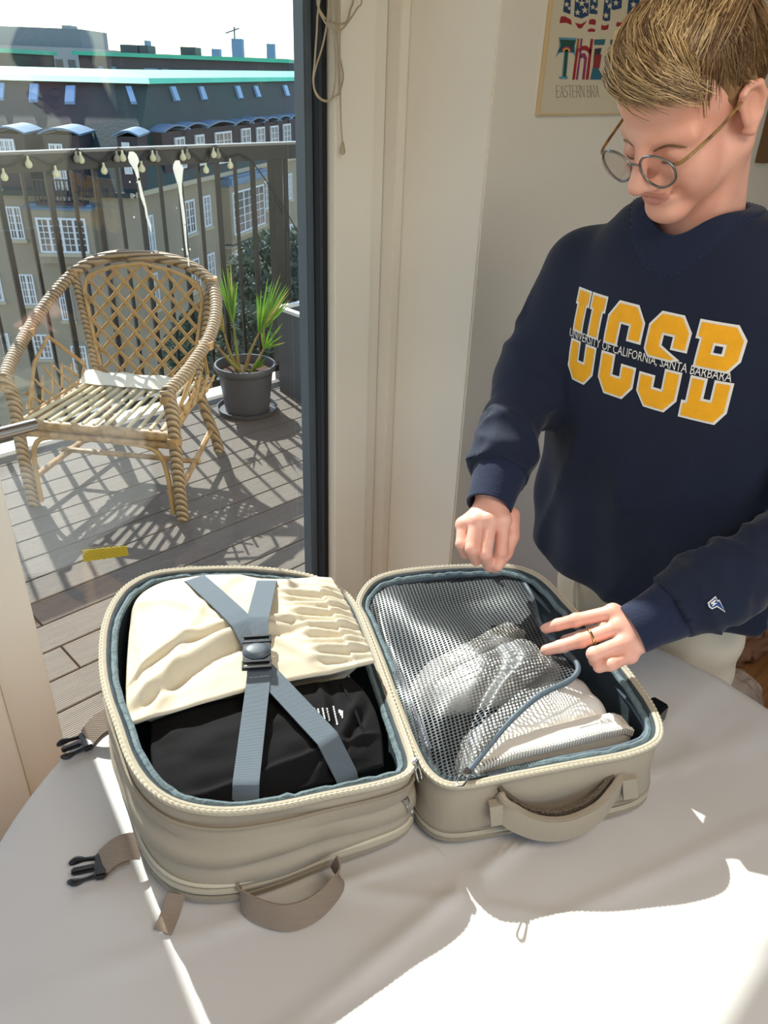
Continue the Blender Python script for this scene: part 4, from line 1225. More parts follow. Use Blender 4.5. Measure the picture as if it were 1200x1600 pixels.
# ================================================================== POTTED PALM
pc = np.array((2.335, 3.455, 0.0))
pp = thing('potted_palm', 'young fan palm in a dark grey plastic pot with saucer', 'plant', tuple(pc))
M_pot = mat('grey plastic pot', '#4a4c50', .42, var=.06, vscale=6)
M_soil = mat('dry potting soil', '#4a3526', .95, bump=1.0, bscale=60, var=.3, vscale=40)
MB().lathe([(.10, .004), (.162, .004), (.172, .030), (.166, .030), (.158, .012), (.10, .012)], pc, 40).build('saucer', M_pot, pp, smooth=True)
MB().lathe([(.118, .0125), (.124, .016), (.152, .245), (.168, .248), (.172, .262), (.168, .278), (.158, .278), (.152, .25), (.11, .03)], pc, 48, False).build('pot', M_pot, pp, smooth=True)
MB().lathe([(.0, .236), (.08, .240), (.153, .232)], pc, 36, False).build('soil', M_soil, pp, smooth=True)
M_leaf = mat('green palm leaf', '#5c8a2c', .45, col2='#88a83c', vscale=10, transl=.35)
M_leaf2 = mat('dry palm leaf', '#9c8a4e', .6, col2='#c0a35c', vscale=10, transl=.3)
M_stalk = mat('red brown stalk', '#8a5a3a', .6, col2='#7c8a3c', vscale=9)
def frond(base, tip, spread, n, length, seed, dry=0.0, fan=1.0):
    R_ = random.Random(seed); base = np.array(base); tip = np.array(tip)
    mid = (base + tip) / 2 + np.array((R_.uniform(-.01, .01), R_.uniform(-.01, .01), 0))
    st_ = MB().tube(spline([base, mid, tip], 14), [.013 - .009 * k / 13 for k in range(14)], 7).build('stalk', M_stalk, pp, smooth=True)
    ax = tip - base; ax /= np.linalg.norm(ax)
    side = np.cross(ax, np.array((ROT[0][2], ROT[1][2], 0)) + np.array((R_.uniform(-.3, .3), R_.uniform(-.3, .3), 0))); side /= np.linalg.norm(side); nrm = np.cross(side, ax)
    for q, mm in ((0, M_leaf), (1, M_leaf2)):
        m_ = MB(); cnt = 0
        for k in range(n):
            is_dry = R_.random() < dry
            a = (k / (n - 1) - .5) * spread
            L_ = length * (1 - .35 * abs(a) / (spread / 2 + 1e-6)) * R_.uniform(.8, 1.05)
            d = ax * math.cos(a) + side * math.sin(a) + nrm * R_.uniform(-.12, .12); d /= np.linalg.norm(d)
            sd_ = np.cross(d, nrm); sd_ /= np.linalg.norm(sd_)
            if int(is_dry) != q: continue
            cnt += 1
            w = .0085
            V = []; F = []
            for i in range(6):
                t = i / 5; p = tip + d * L_ * t + np.array((0, 0, -.05 * L_ * t * t * abs(a))); ww = w * (1 - t) ** .6 * (.5 + min(1, t * 3) * .5)
                V += [p - sd_ * ww, p + nrm * ww * .45, p + sd_ * ww]
            for i in range(5):
                F += [(3 * i, 3 * i + 1, 3 * i + 4, 3 * i + 3), (3 * i + 1, 3 * i + 2, 3 * i + 5, 3 * i + 4)]
            m_.add(V, F)
        if cnt: m_.build('leaf_fan', mm, st_)
def pt_(px, py, y): return onY(px, py, y)
frond(pc + (.0, .0, .24), pt_(405, 520, 3.42), .85, 17, .37, 1, .1)
frond(pc + (-.03, .02, .24), pt_(364, 505, 3.47), .42, 13, .36, 2, .3)
frond(pc + (-.05, .0, .24), pt_(350, 520, 3.45), .6, 11, .27, 3, .45)
frond(pc + (.04, -.02, .24), pt_(412, 545, 3.40), 1.5, 11, .20, 4, .45)
frond(pc + (-.05, -.03, .24), pt_(328, 530, 3.42), 1.2, 6, .14, 5, .1)
frond(pc + (.01, -.04, .24), pt_(398, 575, 3.38), .6, 5, .14, 6, .0)
# ================================================================== THE MAN
man = thing('person', 'man in navy sweatshirt and cream trousers, round glasses, bending over the open backpack', 'person', (1.33, .54, 0))
def skin_mat():
    m = mat('skin', '#e2a48f', .48, sss=.12, bump=.05, bscale=350, col2='#e8b09d', vscale=22)
    return m
M_skin = skin_mat()
M_lip = mat('lips', '#c98a7d', .4, sss=.1)
M_nail = mat('nails', '#e6b7a6', .25)
M_navy = mat('navy fleece', '#0b1730', .9, var=.10, vscale=5, bump=.06, bscale=160, sheen=.12)
M_navyrib = mat('navy rib knit', '#0e1b38', .9, bump=.15, bscale=220, sheen=.12)
M_pants = mat('cream chino', '#dccdb4', .85, var=.03, vscale=6, bump=.05, bscale=120)

# ---- head -----------------------------------------------------------------
HO = np.array((1.098, .540, 1.671))
yaw, pitch = math.radians(12), math.radians(32)
hF = np.array((-math.cos(pitch) * math.cos(yaw), math.cos(pitch) * math.sin(yaw), -math.sin(pitch)))
hL = np.cross((0, 0, 1.0), hF); hL /= np.linalg.norm(hL)
hU = np.cross(hF, hL)
HM = np.array([hF, hL, hU])                       # world -> local rows
def hw(f, l, u): return HO + hF * f + hL * l + hU * u
def loc(p): return HM @ (np.array(p) - HO)
neck_b = loc((1.215, .54, 1.445))
def f_head(P):
    d = ell(P, (-.008, 0, .048), (.097, .074, .084))
    d = smin(d, ell(P, (.045, 0, .058), (.050, .062, .052)), .02)
    d = smin(d, ell(P, (.034, 0, -.022), (.062, .058, .076)), .025)
    for s in (-1, 1):
        d = smin(d, cone(P, (-.006, s * .050, -.048), (.072, s * .014, -.092), .020, .017), .022)
        d = smin(d, ell(P, (.060, s * .039, -.026), (.028, .024, .028)), .022)
        d = smin(d, ell(P, (.050, s * .037, -.050), (.030, .021, .030)), .02)
        d = smin(d, cone(P, (.087, s * .012, .015), (.066, s * .052, .011), .010, .009), .014)
    d = smin(d, ell(P, (.080, 0, -.092), (.021, .026, .019)), .018)
    for s in (-1, 1):
        d = smax(d, -ell(P, (.104, s * .034, -.006), (.022, .020, .012)), .014)
    for s in (-1, 1):
        d = smin(d, ell(P, (.0755, s * .0325, -.007), (.0150, .0165, .0125)), .004)
        d = smax(d, -cone(P, (.090, s * .020, -.015), (.080, s * .047, -.014), .0012, .0012), .003)
    d = smin(d, cone(P, (.090, 0, .020), (.116, 0, -.026), .0075, .0105), .010)
    d = smin(d, ell(P, (.1190, 0, -.0335), (.0130, .0135, .0115)), .006)
    for s in (-1, 1):
        d = smin(d, ell(P, (.106, s * .0135, -.038), (.0120, .0075, .0085)), .006)
        d = smax(d, -ell(P, (.113, s * .0065, -.0455), (.006, .0035, .004)), .003)
    d = smin(d, ell(P, (.087, 0, -.060), (.014, .030, .022)), .012)
    d = smin(d, ell(P, (.0955, 0, -.0605), (.0060, .022, .0030)), .004)
    d = smin(d, ell(P, (.0940, 0, -.0700), (.0065, .019, .0042)), .004)
    for s in (-1, 1):
        d = smax(d, -cone(P, (.1025, 0, -.0652), (.0865, s * .0300, -.0580), .0019, .0022), .002)
        d = smax(d, -ell(P, (.086, s * .034, -.057), (.004, .003, .006)), .010)
    # ears
    for s in (-1, 1):
        e = ell(P, (-.008, s * .080, .004), (.017, .007, .030))
        hel = [(.006, s * .076, .012), (.006, s * .083, .028), (-.005, s * .085, .034), (-.018, s * .088, .029), (-.024, s * .088, .012), (-.018, s * .084, -.010), (-.006, s * .079, -.026), (.002, s * .076, -.022)]
        e = smin(e, chain(P, hel, [.004, .0045, .005, .005, .0048, .0045, .0065, .004], .003), .004)
        e = smax(e, -ell(P, (-.006, s * .090, .006), (.010, .009, .017)), .005)
        d = smin(d, e, .008)
    d = smin(d, cone(P, (-.030, 0, -.035), tuple(neck_b), .052, .062), .022)
    for s in (-1, 1):
        d = smin(d, cone(P, (-.028, s * .050, -.030), tuple(neck_b + HM @ np.array((-.06, -s * .02, .0))), .014, .013), .025)
    return d
lo_ = np.minimum((-.125, -.115, -.13), neck_b - .075); hi_ = np.maximum((.14, .115, .15), neck_b + .075)
me_h = netmesh('body', f_head, lo_, hi_, .0023, 2)
b_ = bmesh.new(); b_.from_mesh(me_h)
for f_ in b_.faces:
    c = f_.calc_center_median()
    lipz = True
    f_.material_index = 1 if lipz and c.x > .090 and (abs(c.y) / .0265) ** 2 + ((c.z + .0655 - .2 * abs(c.y)) / .0098) ** 2 < 1 else 0
for v in b_.verts: v.co = Vector(HO + hF * v.co.x + hL * v.co.y + hU * v.co.z)
b_.to_mesh(me_h); b_.free()

# ---- hands ----------------------------------------------------------------
def A(px, py, d): return atD(px, py, d)
RW = A(770, 772, 1.300); RE = np.array((1.145, .775, 1.215)); RS = np.array((1.215, .732, 1.408))
LW = A(1012, 972, 1.174); LE = np.array((1.195, .228, 1.132)); LS = np.array((1.225, .348, 1.408))
rh = dict(pinky=[A(724, 820, 1.282), A(721, 850, 1.268), A(727, 866, 1.290)], ring=[A(744, 815, 1.268), A(737, 858, 1.252), A(744, 876, 1.280)],
          mid=[A(766, 813, 1.264), A(758, 866, 1.252), A(764, 885, 1.285)], index=[A(786, 813, 1.270), A(783, 862, 1.268), A(773, 887, 1.288)],
          thumb=[A(797, 806, 1.300), A(799, 838, 1.290), A(790, 864, 1.280), A(778, 884, 1.272)])
def f_rhand(P):
    d = cone(P, RW, A(768, 795, 1.296), .027, .029)
    d = smin(d, cone(P, RW + (RE - RW) * .25, RW, .031, .027), .01)
    for k, r0 in (('pinky', .0135), ('ring', .0145), ('mid', .015), ('index', .0145)):
        d = smin(d, cone(P, A(768, 795, 1.296), rh[k][0], .022, r0), .012)
    for k, r0 in (('pinky', .0098), ('ring', .0108), ('mid', .0112), ('index', .0108)):
        d = smin(d, chain(P, rh[k], [r0 + .0012, r0, r0 - .0015], .003), .0025)
        d = smin(d, ell(P, rh[k][0], (r0 + .002,) * 3), .006)
    d = smin(d, chain(P, rh['thumb'], [.017, .0135, .0115, .0095], .004), .005)
    return d
def box_of(pts, m):
    pts = np.array(pts); return pts.min(0) - m, pts.max(0) + m
l_, h_ = box_of([RW + (RE - RW) * .2] + [p for v in rh.values() for p in v], .04)
me_r = netmesh('rh', f_rhand, l_, h_, .0019, 2)
lh = dict(index=[A(958, 957, 1.187), A(900, 969, 1.196), A(872, 976, 1.212), A(853, 982, 1.224)],
          mid=[A(966, 980, 1.174), A(908, 1001, 1.178), A(876, 1010, 1.186), A(853, 1016, 1.194)],
          
          ring=[A(974, 1005, 1.162), A(928, 1022, 1.152), A(930, 1032, 1.172), A(950, 1030, 1.182)],
          pinky=[A(984, 1024, 1.160), A(955, 1038, 1.146), A(936, 1042, 1.156), A(942, 1038, 1.172)],
          thumb=[A(985, 960, 1.211), A(945, 985, 1.232), A(908, 996, 1.246), A(884, 1000, 1.262)])
def f_lhand(P):
    w2 = A(998, 988, 1.179)
    d = cone(P, LW, w2, .026, .028)
    d = smin(d, cone(P, LW + (LE - LW) * .25, LW, .030, .026), .01)
    for k, r0 in (('pinky', .0125), ('ring', .014), ('mid', .0145), ('index', .014)):
        d = smin(d, cone(P, w2, lh[k][0], .023, r0), .012)
    for k, r0 in (('pinky', .0095), ('ring', .0105), ('mid', .0108), ('index', .0105)):
        d = smin(d, chain(P, lh[k], [r0 + .0015, r0, r0 - .0008, r0 - .0022], .003), .0025)
        d = smin(d, ell(P, lh[k][0], (r0 + .0025,) * 3), .006)
        d = smin(d, ell(P, lh[k][1], (r0 + .0008,) * 3), .003)
    d = smin(d, chain(P, lh['thumb'], [.016, .013, .0115, .009], .004), .004)
    return d
l_, h_ = box_of([LW + (LE - LW) * .2] + [p for v in lh.values() for p in v], .04)
me_l = netmesh('lh', f_lhand, l_, h_, .0019, 2)
# ---- the rest of the body under the clothes (coarse) ------------------------
def f_core(P):
    d = chain(P, [(1.215, .54, 1.44), (1.25, .54, 1.2), (1.31, .54, .90)], [.085, .10, .11], .05)
    d = smin(d, chain(P, [(1.22, .40, 1.42), (1.22, .68, 1.42)], [.06, .06], .02), .05)
    d = smin(d, chain(P, [RS, RE, RW + (RE - RW) * .2], [.045, .036, .028], .02), .03)
    d = smin(d, chain(P, [LS, LE, LW + (LE - LW) * .2], [.045, .036, .028], .02), .03)
    for s in (-1, 1):
        d = smin(d, chain(P, [(1.32, .54 + s * .09, .86), (1.315, .54 + s * .10, .48), (1.345, .54 + s * .11, .07)], [.085, .055, .04], .02), .04)
        d = smin(d, chain(P, [(1.36, .54 + s * .11, .04), (1.21, .54 + s * .12, .03)], [.04, .028], .02), .02)
    return d
me_c = netmesh('core', f_core, (1.0, .12, -.01), (1.5, .98, 1.56), .011, 1)
b_ = bmesh.new()
b_.from_mesh(me_h)
for m2 in (me_r, me_l, me_c): b_.from_mesh(m2)
body_me = bpy.data.meshes.new('body'); b_.to_mesh(body_me); b_.free()
body_me.polygons.foreach_set('use_smooth', [True] * len(body_me.polygons))
body = obj('body', body_me, [M_skin, M_lip], man)
# nails
def nail(p, q, n, w=.0062):
    p = np.array(p); d = np.array(q) - p; d /= np.linalg.norm(d); n = np.array(n, float); n -= d * n.dot(d); n /= np.linalg.norm(n); s = np.cross(d, n)
    c = p + n * .0072
    V = []; 
    for i in range(12):
        a = 2 * PI * i / 12; V.append(c + d * .0085 * math.cos(a) + s * w * math.sin(a) - n * .0022 * math.sin(a) ** 2)
    m_ = MB(); m_.add(V + [v - n * .002 for v in V], [tuple(range(12)), tuple(range(23, 11, -1))] + [(i, (i + 1) % 12, 12 + (i + 1) % 12, 12 + i) for i in range(12)])
    m_.build('fingernail', M_nail, body, smooth=True)
tocam = CAM - lh['mid'][3]; tocam /= np.linalg.norm(tocam)
nail(lh['index'][3] + (lh['index'][2] - lh['index'][3]) * .1, lh['index'][3], tocam * .75 + np.array((0, 0, .6)))
nail(lh['mid'][3] + (lh['mid'][2] - lh['mid'][3]) * .1, lh['mid'][3], tocam * .75 + np.array((0, 0, .6)))
# ring on the finger
a, b = lh['mid'][0], lh['mid'][1]; c = a + (b - a) * .72; d = (b - a) / np.linalg.norm(b - a)
s = np.cross(d, (0, 0, 1.0)); s /= np.linalg.norm(s); t_ = np.cross(s, d)
rg = [c + (s * math.cos(x) + t_ * math.sin(x)) * .0118 for x in np.linspace(0, 2 * PI, 37)[:-1]]
MB().tube(rg, .0022, 8, True).build('finger_ring', mat('pale gold', '#d8c48c', .18, metal=1.0), man, smooth=True)

# ---- hair -----------------------------------------------------------------
M_h = [mat('dark blond hair', '#6e5235', .5, var=.25, vscale=60, stretch=(1, 1, 1)), mat('blond hair', '#8f7352', .45, var=.2, vscale=60), mat('light blond hair', '#d0b384', .4, var=.15, vscale=60)]
def f_hair(P):
    d = ell(P, (-.014, 0, .054), (.1020, .0800, .089))
    d = smin(d, ell(P, (.010, .0, .082), (.092, .071, .062)), .02)
    cut = P[:, 0] * .80 - P[:, 2] * .60 - .030 - np.clip(P[:, 1], -.05, .05) * .10
    side = np.where(np.abs(P[:, 1]) > .045, (P[:, 0] - .032) * .9 - (P[:, 2] - .05) * .45, -1)
    d = smax(d, cut, .006)
    d = smax(d, side, .012)
    for s in (-1, 1): d = smax(d, -ell(P, (-.006, s * .088, .004), (.024, .020, .036)), .004)
    d = smax(d, -P[:, 2] - .075, .01)
    d += .0015 * np.sin(P[:, 1] * 240 + 40 * P[:, 0] + 3 * np.sin(P[:, 0] * 60)) * (P[:, 2] > .03)
    return d
me = netmesh('hair', f_hair, (-.13, -.10, -.09), (.13, .10, .165), .0028, 1)
bv_hair = BVHTree.FromPolygons([v.co for v in me.vertices], [tuple(p.vertices) for p in me.polygons])
bv_headl = BVHTree.FromPolygons([Vector(loc(v.co)) for v in me_h.vertices], [tuple(p.vertices) for p in me_h.polygons])
me_w = me.copy()
for v in me_w.vertices: v.co = Vector(hw(*v.co))
hair = obj('hair', me_w, M_h[1], man)
hr = random.Random(5)
CENT = np.array((-.005, 0, .045))
def surf(p, lift):
    """push a point on to the hair (or skin) surface along the radius"""
    q = np.array(p) - CENT; q /= np.linalg.norm(q)
    o = Vector(CENT + q * .30); best = 0
    for bv in (bv_hair, bv_headl):
        h_ = bv.ray_cast(o, Vector(-q))
        if h_[0] is not None: best = max(best, .30 - h_[3])
    return CENT + q * (best + lift)
sets = [MB(), MB(), MB()]
for n_ in range(4300):
    u = hr.random()
    if u < .52:      # top: from the crown forwards and across
        p = np.array((hr.uniform(-.085, .075), hr.uniform(-.070, .070), .13)); L_ = hr.uniform(.06, .11)
        k1 = hr.uniform(.1, .5); mode = 0; lift0 = abs(hr.gauss(.002, .003)) + .0005
    elif u < .60:    # left temple, brushed down and forward
        p = np.array((hr.uniform(-.07, .05), hr.choice((.055, .065, -.06)), hr.uniform(.065, .12))); L_ = hr.uniform(.03, .065)
        k1 = 0; mode = 3; lift0 = abs(hr.gauss(.001, .0015)) + .0003
    elif u < .78:    # fringe: starts over the forehead, sweeps to his left and down
        p = np.array((hr.uniform(.050, .090), hr.uniform(-.064, .030), .11)); L_ = hr.uniform(.06, .12)
        k1 = hr.uniform(.5, 1.0); mode = 1; lift0 = abs(hr.gauss(.003, .003)) + .001
    else:            # sides and back
        sg = hr.choice((-1, 1)); p = np.array((hr.uniform(-.10, .022), sg * .075, hr.uniform(.01, .10))); L_ = hr.uniform(.018, .045)
        k1 = 0; mode = 2; lift0 = abs(hr.gauss(.0008, .001))
    m_ = 9; P = []; p = surf(p, lift0)
    wob = hr.uniform(-.25, .25)
    for i in range(m_):
        P.append(p)
        if mode == 2: d_ = np.array((-.55, 0, -1.0))
        elif mode == 3: d_ = np.array((.15 + wob, 0, -1.0))
        elif mode == 0: d_ = np.array((1.0, k1 + wob, -.2)) if p[0] < .055 else np.array((.45, k1 + .5, -.8))
        else: d_ = np.array((.35 - .6 * i / m_, k1 + .25, -.75 + .35 * i / m_))
        d_ = d_ + np.array([hr.gauss(0, .07) for _ in range(3)]); d_ = d_ / np.linalg.norm(d_)
        p = surf(p + d_ * L_ / m_, lift0 * (1 + .3 * i / m_) + (.003 if p[0] > .07 else 0))
    lim = .045 - .25 * max(0, -P[-1][1]) - .10 * max(0, P[-1][1])
    if mode < 2: P = [q for q in P if q[2] > .030 - .22 * q[1] or q[0] < .03]
    if mode >= 2: P = [q for q in P if not (abs(q[1]) > .06 and -.034 < q[0] < .020 and q[2] < .034)]
    if len(P) < 4: continue
    q = hr.random(); ki = (2 if q < .52 else (0 if q > .85 else 1)) if P[-1][0] > .055 else ((2 if q < .22 else (0 if q > .62 else 1)) if mode < 2 else (0 if q > .35 else 1))
    r0 = hr.uniform(.0005, .0011); k_ = len(P)
    sets[ki].tube([hw(*x) for x in P], [r0 * (1 - .75 * i / (k_ - 1)) for i in range(k_)], 4, caps=False)
for k, s_ in enumerate(sets): s_.build('hair_strands', M_h[k], hair, smooth=True)
# eyebrows and lashes
bvh_body = BVHTree.FromPolygons([v.co for v in me_h.vertices], [tuple(p.vertices) for p in me_h.polygons])
def on_face(l, u, lift):
    o = Vector(hw(.25, l, u)); h_ = bvh_body.ray_cast(o, Vector(-hF)); return None if h_[0] is None else np.array(h_[0]) + hF * lift
for s in (-1, 1):
    for nm, U0, U1, Um, r in (('eyebrow', .003, .002, .009, .0019), ('eyelashes', -.015, -.014, -.017, .0011)):
        P = [on_face(s * l, u, .0006) for l, u in ((.014 if nm == 'eyebrow' else .019, U0), (.033, Um), (.053 if nm == 'eyebrow' else .047, U1))]
        if all(p is not None for p in P):
            MB().tube([q if q is not None else P[1] for q in [on_face(s * l, u, .0006) for l, u in spline([((.014 if nm == 'eyebrow' else .019), U0, 0), (.033, Um, 0), ((.053 if nm == 'eyebrow' else .047), U1, 0)], 12)[:, :2]]],
                      [r * .5] + [r] * 9 + [r * .6, r * .2], 6, sx=.5).build(nm, M_h[0], body, smooth=True)

# ---- glasses ----------------------------------------------------------------
M_fr = mat('grey metal rim', '#8c8f90', .25, metal=.9)
M_tort = mat('tortoise acetate', '#6a4a2c', .3, col2='#a5824a', vscale=60)
gm = MB()
gc = {}
for s in (-1, 1):
    c = np.array((.1165, s * .0345, -.0095)); gc[s] = c
    ring_ = [hw(*(c + np.array((-.006 * abs(math.cos(x)) * (1 if s * math.cos(x) > 0 else .2) - .10 * .0235 * math.sin(x) * -1, .0262 * math.cos(x), .0235 * math.sin(x))))) for x in np.linspace(0, 2 * PI, 41)[:-1]]
    gm.tube(ring_, .0017, 8, True)
gm.tube(spline([hw(.1175, -.0090, -.0025), hw(.1215, 0, .001), hw(.1175, .0090, -.0025)], 9), .0016, 8)
glasses = gm.build('glasses', M_fr, man, smooth=True)
for s in (-1, 1):
    tp = [hw(.109, s * .0610, -.001), hw(.099, s * .070, .002), hw(.05, s * .0790, .010), hw(.018, s * .0815, .018), hw(.004, s * .0815, .021)]
    MB().tube(spline(tp, 20), .0021, 8).build('temple', M_tort, glasses, smooth=True)
    c = gc[s]; V = [hw(*(c + np.array((-.001, .0255 * math.cos(x), .0228 * math.sin(x))))) for x in np.linspace(0, 2 * PI, 25)[:-1]]
    V2 = [v - hF * .0015 for v in V]
    MB().add(V + V2, [tuple(range(24)), tuple(range(47, 23, -1))] + [(i, (i + 1) % 24, 24 + (i + 1) % 24, 24 + i) for i in range(24)]).build('lens', pane_mat('spectacle lens', (.93, .90, .88)) if s < 0 else bpy.data.materials['spectacle lens'], glasses)

# ---- sweatshirt ---------------------------------------------------------------
ZS = np.array((.70, .80, .86, .95, 1.10, 1.25, 1.35, 1.43, 1.50, 1.58))
CX = np.array((1.305, 1.302, 1.298, 1.288, 1.268, 1.243, 1.226, 1.214, 1.200, 1.190))
SA = np.array((.118, .128, .150, .155, .150, .142, .130, .114, .098, .08))
SB = np.array((.205, .215, .240, .245, .238, .230, .222, .200, .145, .08))
def f_shirt0(P):
    z = P[:, 2]
    cx = np.interp(z, ZS, CX); a = np.interp(z, ZS, SA); b = np.interp(z, ZS, SB)
    dx = (P[:, 0] - cx) / a; dy = (P[:, 1] - .54) / b
    r = (np.abs(dx) ** 2.3 + np.abs(dy) ** 2.3) ** (1 / 2.3)
    d = (r - 1) * a * .85
    # soft vertical drape folds on the belly
    d = d + .0035 * np.sin(P[:, 1] * 55 + 6 * z + 2.0 * np.sin(z * 9)) * np.clip((1.22 - z) / .2, 0, 1) + .003 * np.sin((z * 1.2 + P[:, 1]) * 38) * np.clip((1.3 - z) / .3, 0, 1) * np.clip(np.abs(dy) - .3, 0, 1)
    Q = np.stack([P[:, 0], P[:, 1] + .35 * P[:, 2], P[:, 2] * .45], 1)
    d = d - .010 * (ridge(Q, (9, 11, 9), 7) - .35) * np.clip((1.27 - z) / .15, 0, 1)
    d = smax(d, .826 - z, .02)
    sh_ = chain(P, [(1.222, .385, 1.400), (1.222, .695, 1.400)], [.064, .064], .02)
    for s in (-1, 1): sh_ = smin(sh_, cone(P, (1.205, .54 + s * .02, 1.495), (1.222, .54 + s * .17, 1.418), .056, .050), .03)
    d = smin(d, sh_, .04)
    d = smax(d, z - 1.545, .02)
    # arms
    def arm(S, E, Wp, seed, cuff):
        S = np.array(S); E = np.array(E); Wp = np.array(Wp)
        u = cone(P, S, E, .076, .062); v = cone(P, E, Wp, .061, .047)
        e = smin(u, v, .035)
        ab = Wp - E; t = np.clip(((P - E) @ ab) / (ab @ ab), 0, 1.2)
        ab2 = E - S; t2 = np.clip(((P - S) @ ab2) / (ab2 @ ab2), 0, 1)
        sw = P @ np.array((.6, .5, .3))
        n = ab / np.linalg.norm(ab); Q = P + n[None, :] * ((P - E) @ n)[:, None] * 1.3
        R2 = ridge(Q, (13, 13, 13), seed)
        e = e - .013 * (R2 - .35) * np.clip((t - .12) / .35, 0, 1) * (t < 1.1)
        n2 = ab2 / np.linalg.norm(ab2); Q = P + n2[None, :] * ((P - S) @ n2)[:, None] * .5
        e = e - .011 * (ridge(Q, (11, 11, 11), seed + 3) - .35) * np.clip((t2 - .15) / .4, 0, 1)
        # gathered bulge above the cuff
        e = e - .006 * np.exp(-((t - .72) / .14) ** 2)
        return e
    d = smin(d, arm(RS, RE, RW, .5, 0), .03)
    d = smin(d, arm(LS, LE, LW, 2.0, 0), .03)
    # cut at the wrists
    for Wp, E in ((RW, RE), (LW, LE)):
        n = (Wp - E) / np.linalg.norm(Wp - E)
        near = np.linalg.norm(P - Wp, axis=1) < .10
        d = np.where(near, np.maximum(d, (P - (Wp - n * .042)) @ n), d)
    return d
def f_shirt(P):
    d = f_shirt0(P)
    # neck opening
    d = smax(d, -cone(P, (1.143, .54, 1.616), (1.184, .54, 1.494), .074, .070), .008)
    return d
pts_ = [RS, RE, RW, LS, LE, LW]
l_ = np.array((.86, .10, .78)); h_ = np.array((1.50, .90, 1.54))
me = netmesh('sweatshirt', f_shirt, l_, h_, .0058, 2)
shirt = obj('sweatshirt', me, M_navy, man)
shirt['label'] = 'navy sweatshirt with yellow block letters'
def tubering(c, n, r, n_seg=56, flat=(1, 1), x=None):
    n = np.array(n, float); n /= np.linalg.norm(n); a = np.cross(n, (0, 1.0, 0) if abs(n[1]) < .9 else (1.0, 0, 0)); a /= np.linalg.norm(a); b = np.cross(n, a)
    return [np.array(c) + (a * math.cos(t) * flat[0] + b * math.sin(t) * flat[1]) * r for t in np.linspace(0, 2 * PI, n_seg + 1)[:-1]]
# ribbed cuffs
for Wp, E in ((RW, RE), (LW, LE)):
    n = (Wp - E) / np.linalg.norm(Wp - E); m_ = MB(); rs = []
    a = np.cross(n, (0, 0, 1.0)); a /= np.linalg.norm(a); b = np.cross(n, a); N_ = 72
    for t, r in ((-.075, .044), (-.055, .047), (-.030, .0445), (-.005, .0405), (.020, .039), (.026, .0385), (.0265, .035), (.0, .034)):
        rs.append([Wp + n * t + (a * math.cos(2 * PI * k / N_) + b * math.sin(2 * PI * k / N_)) * (r + (.0003 if k % 2 else -.0003)) for k in range(N_)])
    V, F = loft(rs); m_.add(V, F); m_.build('cuff', M_navyrib, shirt, smooth=True)
# collar: flat rib band following the edge of the neck opening
cA = np.array((1.143, .54, 1.616)); cB = np.array((1.184, .54, 1.494)); cax = (cB - cA) / np.linalg.norm(cB - cA)
ce1 = np.array((0, 1.0, 0)); ce2 = np.cross(cax, ce1)
TT = np.linspace(0, .30, 160)
def rim_at(phi, r):
    d_ = ce1 * math.cos(phi) + ce2 * math.sin(phi)
    Q = cA[None, :] + cax[None, :] * TT[:, None] + d_[None, :] * r
    v = f_shirt0(Q.astype(np.float32)); k = np.argmax(v < 0)
    return Q[k]
N_ = 120; rs = []
for r, lift in ((.0685, -.014), (.0695, .0030), (.074, .0075), (.082, .0075), (.090, .0065), (.0935, .0040), (.0945, -.003)):
    rg_ = np.array([rim_at(2 * PI * k / N_, max(r, .072)) for k in range(N_)])
    for _ in range(8): rg_ = .25 * np.roll(rg_, 1, 0) + .5 * rg_ + .25 * np.roll(rg_, -1, 0)
    if r < .072: rg_ = np.array([p + (cA + cax * ((p - cA) @ cax) - p) * (1 - r / .072) for p in rg_])
    rs.append(list(rg_ - cax * lift))
V, F = loft(rs); MB().add(V, F).build('collar', M_navyrib, shirt, smooth=True)
sm_ = np.array(rs[5]) - cax * .0015
m_ = MB()
for k in range(0, N_, 2): m_.tube([sm_[k], sm_[(k + 1) % N_]], .0008, 5)
m_.build('collar_stitch', mat('grey stitch', '#1b2a48', .8), shirt)

# ---- trousers ------------------------------------------------------------------
def f_pants(P):
    d = None
    for s in (-1, 1):
        e = chain(P, [(1.345, .54 + s * .085, .86), (1.355, .54 + s * .105, .48), (1.365, .54 + s * .115, .10)], [.118, .095, .082], .03)
        d = e if d is None else smin(d, e, .03)
    d = smin(d, ell(P, (1.35, .54, .90), (.125, .195, .11)), .03)
    d = d + .0025 * np.sin(P[:, 2] * 70 + P[:, 1] * 30) + .002 * np.sin(P[:, 1] * 80 + P[:, 2] * 14)
    d = np.maximum(d, .06 - P[:, 2]); d = np.maximum(d, P[:, 2] - .96)
    return d
pants = obj('trousers', netmesh('trousers', f_pants, (1.18, .28, .04), (1.48, .80, .98), .007, 2), M_pants, man)
MB().tube(spline([(1.235, .655, .82), (1.225, .648, .77), (1.235, .640, .70)], 10), .004, 6).build('pocket_seam', M_pants, pants, smooth=True)

